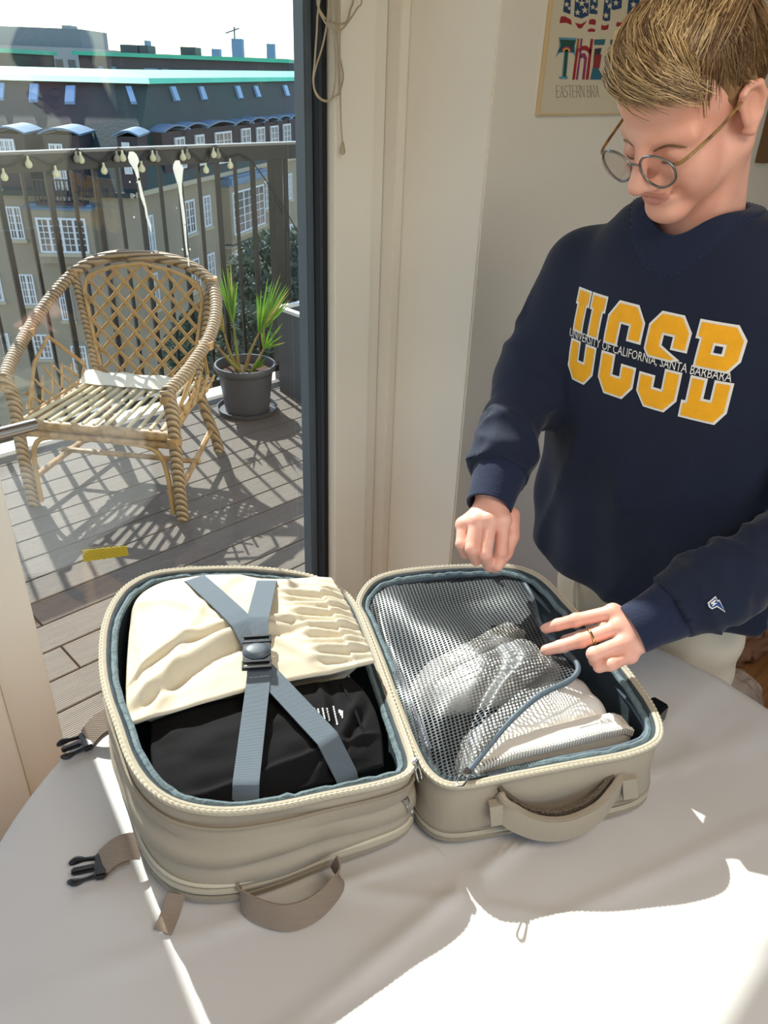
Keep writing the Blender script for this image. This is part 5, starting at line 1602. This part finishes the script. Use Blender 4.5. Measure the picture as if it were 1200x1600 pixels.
# ---- lettering on the chest -------------------------------------------------------
bv_sh = bvh_of(shirt)
def chest(y, z, lift):
    h_ = bv_sh.ray_cast(Vector((.7, y, z)), Vector((1, 0, 0)))
    return Vector((1.12, y, z)) if h_[0] is None else Vector((h_[0].x - lift, y, z))
def area2(p): return sum(p[i][0] * p[(i + 1) % len(p)][1] - p[(i + 1) % len(p)][0] * p[i][1] for i in range(len(p)))
def offset_poly(p, d):
    if area2(p) < 0: p = p[::-1]
    n = len(p); out = []
    for i in range(n):
        a, b, c = (np.array(p[i - 1], float), np.array(p[i], float), np.array(p[(i + 1) % n], float))
        e1 = (b - a) / np.linalg.norm(b - a); e2 = (c - b) / np.linalg.norm(c - b)
        n1 = np.array((e1[1], -e1[0])); n2 = np.array((e2[1], -e2[0])); m_ = n1 + n2; m_ /= max(np.dot(m_, n1), .35)
        out.append(tuple(b + m_ * d))
    return out
def decal(name, polys, m, lift, parent, cut=.006, proj=chest):
    b_ = bmesh.new()
    for p in polys:
        if area2(p) < 0: p = p[::-1]
        vs = [b_.verts.new((0, u, v)) for u, v in p]
        for t in tessellate_polygon([[Vector((0, u, v)) for u, v in p]]):
            try: b_.faces.new([vs[i] for i in t])
            except ValueError: pass
    for _ in range(6):
        es = [e for e in b_.edges if e.calc_length() > cut]
        if not es: break
        bmesh.ops.subdivide_edges(b_, edges=es, cuts=1)
        bmesh.ops.triangulate(b_, faces=b_.faces)
    for v in b_.verts: v.co = proj(v.co.y, v.co.z, lift)
    me = bpy.data.meshes.new(name); b_.to_mesh(me); b_.free()
    return obj(name, me, m, parent)
# glyph outlines in a unit cell (x 0..1, y 0..2); the middle band is left free for the small line of text
GU = [[(0, 2), (.42, 2), (.42, 1.72), (.34, 1.72), (.34, 1.12), (.06, 1.12), (.06, 1.72), (0, 1.72)], [(.56, 2), (1, 2), (1, 1.72), (.93, 1.72), (.93, 1.12), (.64, 1.12), (.64, 1.72), (.56, 1.72)],
      [(.06, .86), (.34, .86), (.34, .42), (.64, .42), (.64, .86), (.93, .86), (.93, .26), (.70, 0), (.28, 0), (.06, .26)]]
GC = [[(0, 1.12), (0, 1.68), (.24, 2), (.76, 2), (1, 1.70), (1, 1.30), (.68, 1.30), (.68, 1.62), (.34, 1.62), (.34, 1.12)],
      [(0, .86), (.34, .86), (.34, .40), (.66, .40), (.66, .70), (1, .70), (1, .28), (.76, 0), (.24, 0), (0, .30)]]
GS = [[(0, 1.22), (0, 1.72), (.24, 2), (.76, 2), (1, 1.72), (1, 1.36), (.68, 1.36), (.68, 1.62), (.34, 1.62), (.34, 1.34), (.80, 1.14), (.70, 1.10), (.10, 1.10)],
      [(0, .66), (.34, .66), (.34, .40), (.66, .40), (.66, .86), (1, .86), (1, .28), (.76, 0), (.24, 0), (0, .28)]]
GB = [[(0, 2), (.78, 2), (1, 1.76), (1, 1.36), (.82, 1.12), (.10, 1.12), (.10, 1.70), (0, 1.70)],
      [(.10, .86), (.40, .86), (.40, .42), (.66, .42), (.66, .86), (.98, .86), (.98, .26), (.80, 0), (0, 0), (0, .30), (.10, .30)]]
Y0, Z0, CW, CH, GAP = .684, 1.258, .0605, .073, .0128
white, yell = [], []
holes = []
for i, G_ in enumerate((GU, GC, GS, GB)):
    for p in G_:
        q = [(Y0 - i * (CW + GAP) - x * CW, Z0 + y * CH) for x, y in p]
        white.append(offset_poly(q, .0032)); yell.append(offset_poly(q, -.0006))
hb = [(Y0 - 3 * (CW + GAP) - x * CW, Z0 + y * CH) for x, y in ((.38, 1.40), (.68, 1.40), (.68, 1.64), (.38, 1.64))]
M_let_w = mat('white felt', '#e9e6df', .85, bump=.1, bscale=250)
M_let_y = mat('yellow felt', '#f4ad12', .75, var=.06, vscale=40, bump=.15, bscale=300)
decal('letter_outline', white, M_let_w, .0010, shirt)
decal('letters', yell, M_let_y, .0020, shirt)
decal('letter_outline', [hb], M_let_w, .0026, shirt)
decal('letter_counter', [offset_poly(hb, -.0036)], M_navy, .0032, shirt)
def text_decal(name, s, size, m, fit, y_right, z_base, lift, parent, proj=chest, flip=True, vstretch=1.0):
    cu = bpy.data.curves.new(name, 'FONT'); cu.body = s; cu.size = size; cu.resolution_u = 2
    o = bpy.data.objects.new(name, cu); COL.objects.link(o)
    me = bpy.data.meshes.new_from_object(o.evaluated_get(bpy.context.evaluated_depsgraph_get()))
    bpy.data.objects.remove(o)
    xs = [v.co.x for v in me.vertices]; x0, x1 = min(xs), max(xs); k = fit / (x1 - x0)
    b_ = bmesh.new(); b_.from_mesh(me); bmesh.ops.triangulate(b_, faces=b_.faces)
    for v in b_.verts:
        y = y_right - (v.co.x - x0) * k if flip else y_right + (v.co.x - x0) * k
        v.co = proj(y, z_base + v.co.y * vstretch, lift)
    me2 = bpy.data.meshes.new(name); b_.to_mesh(me2); b_.free()
    return obj(name, me2, m, parent)
text_decal('small_lettering', 'UNIVERSITY OF CALIFORNIA, SANTA BARBARA', .0195, M_let_w, .283, Y0 + .005, Z0 + .925 * CH, .0016, shirt, vstretch=1.05)
# small emblem above the left cuff
n = (LW - LE) / np.linalg.norm(LW - LE)
ec = LW - n * .085
dv = CAM - ec; dv -= n * dv.dot(n); dv /= np.linalg.norm(dv); dn = np.cross(n, dv)
if dn[2] > 0: dn = -dn                             # dn points down the sleeve side
hit = bv_sh.ray_cast(Vector(ec + dv * .12 + dn * .022), Vector(-dv))
if hit[0] is not None:
    e0 = np.array(hit[0]); nn = np.array(hit[1]); 
    if nn @ dv < 0: nn = -nn
    ux = -n - nn * (-n @ nn); ux /= np.linalg.norm(ux); uy = np.cross(nn, ux)
    if uy[2] < 0: uy = -uy
    def emb(poly, m, lift, nm):
        MB().prism(poly, lambda u, v, w: tuple(e0 + ux * u + uy * v + nn * (lift + w)), .0012).build(nm, m, shirt)
    fl = [(-.009, .009), (.007, .011), (.0065, .004), (.0095, .004), (.0085, -.016), (.001, -.003), (-.008, -.002), (-.0105, .003)]
    emb(fl, M_let_w, .001, 'emblem'); emb(offset_poly(fl, -.0016), mat('royal blue', '#1d3f7c', .8), .0018, 'emblem_fill')
    emb([(-.006, .007), (.003, .0075), (.003, .0055), (-.002, .005), (.003, .002), (-.006, .0015), (-.006, .003), (-.002, .0035), (-.006, .005)], M_let_w, .0024, 'emblem_mark')
# ================================================================== WHITE SNEAKERS IN THE RIGHT HALF
M_shoe = mat('white leather', '#ecebe6', .38, var=.02, vscale=12, bump=.03, bscale=200)
M_sole = mat('white rubber sole', '#ded9cf', .6, bump=.08, bscale=160)
M_stitch = mat('grey stitching', '#8f8a82', .8)
def f_upper(P):
    s, t, w = P[:, 0], P[:, 1], P[:, 2]
    d = chain(P, [(.045, .040, 0), (.10, .052, 0), (.16, .060, 0), (.215, .064, 0), (.250, .062, 0)], [.036, .041, .043, .042, .038], .012)
    d = smin(d, chain(P, [(.13, .085, 0), (.17, .098, 0), (.215, .100, 0), (.262, .104, 0)], [.026, .028, .030, .026], .01), .018)
    d = smax(d, -chain(P, [(.185, .150, 0), (.245, .150, 0)], [.034, .034], .01), .008)
    d = np.maximum(d, .020 - t)
    # panel seams
    d = d + .0012 * (np.abs(s - .085 - .25 * (t - .04)) < .0012) + .0012 * (np.abs(t - .060 - .15 * (s - .1)) < .0010) * (s < .13) + .0012 * (np.abs(s - .225 + .35 * (t - .05)) < .0012)
    return d
def f_sole(P):
    s, t, w = P[:, 0], P[:, 1], P[:, 2]
    half = np.interp(s, (-.01, .0, .02, .07, .15, .23, .275, .296, .302), (.005, .022, .040, .049, .043, .043, .038, .024, .006))
    d = np.maximum(np.abs(w) - half, 0); e = np.maximum(np.abs(t - .015) - .0155, 0)
    q = np.maximum(np.abs(w) - half, np.abs(t - .015 - .010 * np.clip((.05 - s) / .05, 0, 1)) - .0145)
    q = smax(q, np.maximum(-.004 - s, s - .299), .004)
    q = q + .0008 * (np.abs(t - .0255) < .0010)
    return q
me_up = netmesh('upper', f_upper, (-.01, -.005, -.06), (.315, .145, .06), .0026, 2)
me_so = netmesh('sole', f_sole, (-.015, -.006, -.056), (.312, .048, .056), .0022, 1)
def sneaker(Ax, Bx, z_mid, tilt, label, tdir_sign=1, detailed=True):
    Ax = np.array(Ax); Bx = np.array(Bx); s_ = Bx - Ax; s_[2] = 0; L_ = np.linalg.norm(s_); s_ /= L_
    t_ = np.cross((0, 0, 1.0), s_) * tdir_sign
    w_ = np.array((0, 0, 1.0))
    c, si = math.cos(tilt), math.sin(tilt); t2 = t_ * c + w_ * si; w2 = w_ * c - t_ * si
    k = L_ / .298; kt = k * 1.15
    M = Matrix([[s_[0] * k, t2[0] * kt, w2[0] * k, Ax[0]], [s_[1] * k, t2[1] * kt, w2[1] * k, Ax[1]], [s_[2] * k, t2[2] * kt, w2[2] * k, z_mid], [0, 0, 0, 1]])
    root = thing('sneaker', label, 'shoe', (Ax[0], Ax[1], z_mid), group=None)
    def lp(s, t, w): return np.array(M @ Vector((s, t, w)))
    for nm, me, m in (('upper', me_up, M_shoe), ('sole', me_so, M_sole)):
        me2 = me.copy(); me2.transform(M); obj(nm, me2, m, root)
    bv = BVHTree.FromPolygons([v.co for v in me_up.vertices], [tuple(p.vertices) for p in me_up.polygons])
    bvs = BVHTree.FromPolygons([v.co for v in me_so.vertices], [tuple(p.vertices) for p in me_so.polygons])
    def pr(b):
        def g(u, v, lift):
            h_ = b.ray_cast(Vector((u, v, .2)), Vector((0, 0, -1))); z = h_[0].z if h_[0] is not None else .03
            return M @ Vector((u, v, z + lift))
        return g
    if detailed:
        # side stripe, tread teeth and raised letters on the heel of the sole
        sw = [(.262, .066), (.19, .050), (.135, .040), (.105, .043), (.098, .056), (.108, .076), (.104, .060), (.112, .053), (.14, .055), (.19, .062)]
        decal('side_stripe', [sw], mat('white leather stripe', '#e2e0d8', .45), .0016, root, .008, pr(bv))
        m_ = MB()
        for k2 in range(58):
            s0 = .006 + k2 * .005
            hf = float(np.interp(s0, (0, .02, .07, .15, .23, .275, .296), (.022, .040, .049, .043, .043, .038, .024)))
            lo = np.array((s0, -.0035, hf - .010)); m_.add([lp(s0 + a, b_ - .0005, c_) for a in (0, .0032) for b_ in (-.003, .004) for c_ in (hf - .012, hf + .0012)], [(0, 1, 3, 2), (4, 6, 7, 5), (0, 4, 5, 1), (2, 3, 7, 6), (0, 2, 6, 4), (1, 5, 7, 3)])
        m_.build('tread', M_sole, root)
        text_decal('raised_letters', 'AIR', .012, M_stitch, .024, .238, .0115, .0008, root, pr(bvs), flip=False)
        m_ = MB(); 
        for a, b_ in ((.20, .236), (.266, .285)):
            m_.add([np.array(pr(bvs)(u, v, .0006)) for u, v in ((a, .0135), (b_, .0135), (b_, .0150), (a, .0150))], [(0, 1, 2, 3)])
        m_.build('sole_line', M_stitch, root)
        m_ = MB()
        for u, v in ((.155, .082), (.172, .086), (.19, .0885)):
            m_.add([np.array(pr(bv)(u + .0018 * math.cos(x), v + .0018 * math.sin(x), .0008)) for x in np.arange(8) * PI / 4], [tuple(range(8))])
        m_.build('eyelets', mat('dark eyelet', '#55524e', .8), root)
    return root
sneaker(wp(736, 1198, .880), wp(993, 1130, .880), .846, .05, 'white leather sneaker lying on its side, showing beside the open mesh flap', 1)
sneaker(wp(634, 1058, .86), wp(804, 963, .86), .825, .0, 'white sneaker lying under the black mesh cover', -1, False)
# ================================================================== MESH POCKET COVER
def net_mat():
    m = mat('black net', '#484b4d', .42)
    t = m.node_tree; N = t.nodes.new; L = t.links.new
    uv = N('ShaderNodeUVMap'); sp_ = N('ShaderNodeSeparateXYZ'); L(uv.outputs[0], sp_.inputs[0])
    outs = []
    for k in (0, 1):
        mu = N('ShaderNodeMath'); mu.operation = 'MULTIPLY'; mu.inputs[1].default_value = PI / (.0050 if k else .0060); L(sp_.outputs[k], mu.inputs[0])
        si = N('ShaderNodeMath'); si.operation = 'SINE'; L(mu.outputs[0], si.inputs[0]); outs.append(si)
    pr_ = N('ShaderNodeMath'); pr_.operation = 'MULTIPLY'; L(outs[0].outputs[0], pr_.inputs[0]); L(outs[1].outputs[0], pr_.inputs[1])
    ab = N('ShaderNodeMath'); ab.operation = 'ABSOLUTE'; L(pr_.outputs[0], ab.inputs[0])
    gt = N('ShaderNodeMath'); gt.operation = 'GREATER_THAN'; gt.inputs[1].default_value = .42; L(ab.outputs[0], gt.inputs[0])
    tr = N('ShaderNodeBsdfTransparent'); mx = N('ShaderNodeMixShader')
    L(gt.outputs[0], mx.inputs[0]); L(t.nodes['Principled BSDF'].outputs[0], mx.inputs[1]); L(tr.outputs[0], mx.inputs[2]); L(mx.outputs[0], t.nodes['Material Output'].inputs[0])
    return m
M_net = net_mat()
def bumpg(u, v, cu, cv, ru, rv): return math.exp(-((u - cu) / ru) ** 2 - ((v - cv) / rv) ** 2)
def net_h(u, v):
    e = min(1, 7 * min(u + .02, v + .02, 1 - v + .05))
    return e * (.022 * bumpg(u, v, .5, .55, .4, .35) + .010 * bumpg(u, v, .35, .75, .15, .12) - .014 * bumpg(u, v, .62, .18, .3, .12) - .010 * bumpg(u, v, .12, .3, .1, .4) + .006 * math.sin(u * 9 - v * 7) + .016 * bumpg(u, v, .74, .52, .09, .16) - .010 * bumpg(u, v, .97, .45, .12, .14) - .010 * bumpg(u, v, .62, .62, .06, .3))
e_back = [wp(567, 950, .888), wp(585, 922, .894), wp(640, 908, .900), wp(720, 900, .906), wp(790, 897, .908), wp(815, 903, .908)]
e_left = [wp(567, 950, .888), wp(595, 1030, .882), wp(625, 1105, .876), wp(650, 1165, .872), wp(690, 1214, .870)]
e_right = [wp(815, 903, .908), wp(832, 935, .910), wp(844, 974, .916), wp(872, 1008, .920), wp(902, 1038, .932), wp(893, 1061, .928), wp(844, 1086, .920), wp(799, 1125, .910), wp(763, 1167, .896), wp(733, 1205, .884)]
e_front = [wp(690, 1214, .870), wp(712, 1216, .876), wp(735, 1207, .884)]
G = coons(e_back, e_front, e_left, e_right, 64, 90, net_h)
nv, nu, _ = G.shape
me = mesh('mesh_cover', [G[j, i] for j in range(nv) for i in range(nu)], [(j * nu + i, j * nu + i + 1, (j + 1) * nu + i + 1, (j + 1) * nu + i) for j in range(nv - 1) for i in range(nu - 1)])
uvl = me.uv_layers.new(name='UVMap')
ud = np.array((.62, -.42, 0)); ud /= np.linalg.norm(ud); vd = np.array((.35, .94, 0))
for lp_ in me.loops:
    c = me.vertices[lp_.vertex_index].co; uvl.data[lp_.index].uv = (c.x * ud[0] + c.y * ud[1], c.x * vd[0] + c.y * vd[1] + c.z * .5)
net = obj('mesh_cover', me, M_net, bag); net['label'] = 'black see-through net cover'
M_pipe = mat('blue grey piping', '#4c5a66', .6, bump=.2, bscale=150)
er = resample(spline(e_right, 200), 80)
MB().tube(er, .0042, 8).build('net_piping', M_pipe, bag, smooth=True)
er2 = er.copy(); er2[:, 2] -= .005
MB().tube(resample(er2, 200), [.0022 if k % 2 else .0014 for k in range(200)], 6).build('net_zipper', M_blk, bag)
MB().tube(resample(spline(e_back, 80), 50), .004, 8).build('net_piping', M_pipe, bag, smooth=True)
MB().tube(resample(spline([wp(812, 905, .905), wp(847, 941, .892), wp(886, 982, .878), wp(938, 1042, .872), wp(992, 1108, .880), wp(1008, 1147, .880), wp(966, 1168, .876), wp(860, 1189, .872), wp(760, 1211, .870)], 120), 90), .0045, 8).build('net_piping', M_pipe, bag, smooth=True)

# ================================================================== POSTER AND PICTURE ON THE WALL
M_paper = mat('cream poster board', '#cfc5ad', .7, var=.02, vscale=4)
M_pfr = mat('pale wood edge', '#cbb48a', .5)
def on_wall(px, py): return onY(px, py, YP)
p_bl = on_wall(838, 177); p_tl = on_wall(860, 0)
PX0 = p_bl[0]; PZ0 = p_bl[2]
poster = thing('poster', 'cream lettered poster in thin pale wood frame on the wall behind the man', 'poster', (PX0 + .25, YP, PZ0))
PW, PH = .50, .66
MB().box((PX0, YP - .009, PZ0), (PX0 + PW, YP - .002, PZ0 + PH)).build('board', M_paper, poster)
m_ = MB(); f_ = .004
m_.box((PX0 - f_, YP - .0100, PZ0 - f_), (PX0, YP - .001, PZ0 + PH + f_)); m_.box((PX0 + PW, YP - .0100, PZ0 - f_), (PX0 + PW + f_, YP - .001, PZ0 + PH + f_))
m_.box((PX0, YP - .0100, PZ0 - f_), (PX0 + PW, YP - .001, PZ0)); m_.box((PX0, YP - .0100, PZ0 + PH), (PX0 + PW, YP - .001, PZ0 + PH + f_))
m_.build('poster_frame', M_pfr, poster)
def pz(cx, cy):                                    # crop pixels of the poster -> wall (x, z)
    p = on_wall(820 + cx / 8.42, cy / 8.42); return (p[0], p[2])
layer = [0]
def ink(polys, col, name='printed_shape'):
    layer[0] += 1
    y = YP - .0091 - layer[0] * .00012
    nm = 'ink ' + col
    mm = bpy.data.materials.get(nm) or mat(nm, col, .7)
    for poly in polys:
        q = [pz(*p) for p in poly]
        MB().prism(q, lambda u, v, w: (u, y - w, v), .0001).build(name, mm, poster)
# flag letters (lower halves in view): blue starred top, white, red wave at the foot
ink([[(490, -160), (560, -160), (552, 190), (455, 155)], [(620, -160), (800, -160), (790, 205), (700, 245), (600, 215)], [(825, -160), (920, -160), (905, 190), (800, 180)], [(1015, -160), (1090, -160), (1075, 270), (1020, 282), (975, 262)], [(1090, -160), (1240, -160), (1225, 110), (1120, 135), (1092, 120)], [(1330, -160), (1480, -160), (1450, 160), (1300, 190)], [(1540, -160), (1700, -160), (1680, 160), (1520, 190)]], '#1d3f66')
ink([[(425, 218), (480, 215), (560, 260), (570, 330), (500, 300), (408, 305)], [(610, 300), (690, 318), (775, 270), (700, 372), (660, 376)], [(800, 262), (850, 248), (888, 268), (882, 330), (795, 318)], [(785, 385), (830, 372), (880, 388), (876, 420), (778, 418)], [(962, 325), (1000, 340), (1058, 320), (1050, 385), (1000, 398), (955, 390)], [(1165, 290), (1260, 300), (1250, 350), (1150, 345)], [(1300, 300), (1450, 300), (1440, 350), (1290, 345)]], '#96202c')
def star(cx, cy, r): return [(cx + (r if k % 2 == 0 else r * .42) * math.sin(k * PI / 5), cy - (r if k % 2 == 0 else r * .42) * math.cos(k * PI / 5) * 1.1) for k in range(10)]
ink([star(*s_) for s_ in ((500, 60, 38), (535, 110, 26), (700, 45, 46), (645, 165, 40), (740, 135, 48), (640, 10, 30), (770, 20, 30), (845, 95, 36), (895, 120, 28), (870, 10, 30), (1020, 205, 42), (1068, 80, 40), (1030, 20, 30), (1150, 40, 42), (1190, -40, 34), (1380, 60, 44))], '#d2c9b2')
# second word
ink([[(398, 490), (636, 500), (612, 600), (618, 745), (590, 700), (520, 690), (470, 690), (400, 700), (362, 758), (378, 690), (408, 600)], [(470, 690), (528, 690), (500, 1000), (522, 1000), (515, 1035), (480, 1045), (462, 1030), (440, 1045), (405, 1030), (400, 1005), (440, 1005)]], '#5f8fa8')
ink([[(412, 520), (622, 530), (598, 610), (604, 690), (520, 678), (470, 676), (385, 690), (425, 600)], [(482, 640), (520, 640), (492, 1010), (455, 1008)]], '#1f4a40')
def arch(cx, cy, r0, r1): return [(cx + r1 * math.cos(a), cy - r1 * math.sin(a)) for a in np.linspace(0, PI, 13)] + [(cx + r0 * math.cos(a), cy - r0 * math.sin(a)) for a in np.linspace(PI, 0, 13)]
ink([arch(498, 676, 40, 60)], '#c2456e'); ink([arch(498, 676, 26, 41)], '#dcb52a')
ink([[(644, 505), (668, 505), (655, 680), (608, 1048), (576, 1048), (622, 690)], [(818, 512), (850, 512), (790, 1045), (752, 1045)], [(660, 640), (700, 605), (760, 600), (820, 650), (815, 720), (770, 670), (720, 655), (665, 690)]], '#97222a')
ink([[(685, 508), (708, 508), (690, 690), (648, 1048), (622, 1048), (668, 720)], [(670, 740), (700, 700), (740, 700), (768, 760), (735, 1045), (705, 1045), (735, 780), (715, 750), (690, 770)]], '#8c2a63')
ink([[(644, 505), (668, 505), (655, 640), (630, 640)]], '#a5652a')
ink([[(865, 520), (1010, 515), (995, 590), (862, 590)], [(858, 830), (915, 900), (1000, 1045), (810, 1045)], [(1080, 520), (1240, 515), (1225, 590), (1075, 590)]], '#2a6478')
ink([[(870, 640), (960, 630), (940, 720), (865, 720)]], '#33363c'); ink([[(860, 720), (960, 715), (930, 900), (850, 890)]], '#8c2a30')
x0, z0 = pz(365, 1278); z1 = pz(365, 1122)[1]
# thin single-stroke capitals of the caption, only as far as the photograph shows them
strokes = {'E': [[(1, 0), (0, 0), (0, 1), (1, 1)], [(0, .5), (.8, .5)]], 'A': [[(0, 0), (.5, 1), (1, 0)], [(.2, .4), (.8, .4)]], 'S': [[(0, .1), (.5, 0), (1, .2), (.8, .5), (.2, .55), (0, .8), (.5, 1), (1, .9)]], 'T': [[(0, 1), (1, 1)], [(.5, 1), (.5, 0)]],
           'R': [[(0, 0), (0, 1), (.8, 1), (1, .75), (.8, .5), (0, .5)], [(.5, .5), (1, 0)]], 'N': [[(0, 0), (0, 1), (1, 0), (1, 1)]], 'B': [[(0, 0), (0, 1), (.8, 1), (.9, .75), (.7, .52), (0, .52)], [(.7, .52), (1, .27), (.8, 0), (0, 0)]]}
m_ = MB(); cx = 365
for chh in 'EASTERN BRA':
    w_ = 30 if chh == ' ' else 54
    if chh != ' ':
        for st_ in strokes[chh]:
            m_.tube([(pz(cx + 4 * (1 - b_) + a_ * 42, 1278 - b_ * 155)[0], YP - .0096, pz(cx + a_ * 42, 1278 - b_ * 155)[1]) for a_, b_ in st_], .00075, 5)
    cx += w_
m_.build('caption', mat('grey caption ink', '#8d8574', .8), poster)
pic = thing('framed_picture', 'olive picture in brown wooden frame on the wall beyond the man', 'picture', (3.08, YP, 1.49))
MB().box((2.84, YP - .016, 1.52), (3.34, YP - .003, 2.05)).build('picture_sheet', mat('olive print', '#8a8468', .6, var=.1, vscale=5), pic)
m_ = MB(); m_.box((2.80, YP - .03, 1.485), (3.38, YP - .001, 1.52)); m_.box((2.80, YP - .03, 2.05), (3.38, YP - .001, 2.085)); m_.box((2.80, YP - .03, 1.5201), (2.84, YP - .001, 2.0499)); m_.box((3.34, YP - .03, 1.5201), (3.38, YP - .001, 2.0499))
m_.build('picture_frame', mat('brown wood frame', '#6b4a2a', .5), pic)

# ================================================================== BLIND CORD
M_rope = mat('cream twisted cord', '#e6d6b4', .8, weave=.8, wscale=700)
cord = thing('blind_cord', 'cream twisted blind cord hanging in loops on the white window frame', 'cord', (1.25, 1.395, 1.6))
def cpx(x, y, k): return onY(440 + x / 4.573, y / 4.573, 1.385 + .004 * k)
CO = [([(415, -260), (415, 0), (416, 250), (417, 450), (420, 700), (424, 880), (432, 980), (438, 1030)], 0),
      ([(360, -250), (340, 0), (325, 160), (292, 330), (248, 470), (228, 570), (240, 650), (285, 708), (335, 718), (390, 680), (412, 640), (400, 300), (400, -240)], 1),
      ([(330, -240), (265, 40), (250, 250), (236, 450), (226, 580), (250, 680), (310, 725), (358, 700), (380, 600), (385, 450), (370, 250), (350, 0), (380, -250)], 2),
      ([(300, -230), (255, 0), (290, 100), (340, 150), (420, 170), (468, 150), (495, 60), (512, 0), (480, -200)], 3),
      ([(320, -220), (265, 30), (300, 140), (350, 200), (420, 215), (480, 150), (540, 60), (572, 0), (520, -200)], -1),
      ([(390, -240), (376, 0), (385, 150), (405, 350), (430, 470), (440, 560), (416, 660)], 1.5)]
for pts, k in CO:
    MB().tube(spline([cpx(x, y, k) for x, y in pts], 70), .0019, 7).build('cord_loop', M_rope, cord, smooth=True)
q = cpx(436, 1060, 0)
MB().lathe([(.001, .010), (.003, .008), (.0055, -.004), (.0065, -.012), (.004, -.016), (.001, -.017)], (q[0], q[1], q[2] + .004), 10).build('cord_knot', M_rope, cord, smooth=True)
q = cpx(400, -250, 1)
m_ = MB(); m_.box((q[0] - .008, 1.376, q[2] - .012), (q[0] + .008, 1.404, q[2] + .012)); m_.box((q[0] - .04, 1.372, q[2] - .006), (q[0] + .04, 1.382, q[2] + .006))
m_.build('cleat', M_frame, cord, bevel=.002)

# ================================================================== THINGS ON THE FLOOR BEHIND THE MAN
def lump(name, label, cat, c, r, m, seed, amp):
    c = np.array(c)
    def f(P):
        return ell(P, c, r) + amp * (np.abs(n3(P, (14, 14, 14), seed)) * 2 - .5) + amp * .6 * (np.abs(n3(P, (31, 31, 31), seed + 1)) * 2 - .5)
    r = np.array(r); me = netmesh(name, lambda P: np.maximum(f(P), .002 - P[:, 2]), c - r * 1.25 - .02, c + r * 1.25 + .02, .008, 1)
    me.polygons.foreach_set('use_smooth', [False] * len(me.polygons))
    return tag(obj(name, me, m), label, cat)
lump('paper_bag', 'crumpled brown paper bag on the wooden floor beside the cream trousers', 'bag', (2.36, .62, .13), (.17, .11, .135), mat('brown kraft paper', '#8a6242', .8, var=.15, vscale=8), 1, .035)
lump('plastic_bag', 'crumpled clear grey plastic bag in front of the brown paper bag', 'bag', (2.02, .50, .06), (.12, .09, .062), mat('grey film', '#b8a696', .2, var=.2, vscale=10), 2, .03)
lump('red_cloth', 'dark red cloth heap behind the brown paper bag', 'cloth', (2.78, .66, .16), (.13, .18, .165), mat('dark red fabric', '#4a0f14', .85), 3, .03)
lump('plum_jumper', 'dark plum jumper heap to one side of the paper bag on the floor', 'clothing', (2.42, .33, .075), (.17, .10, .078), mat('plum knit', '#4a1020', .85), 4, .03)
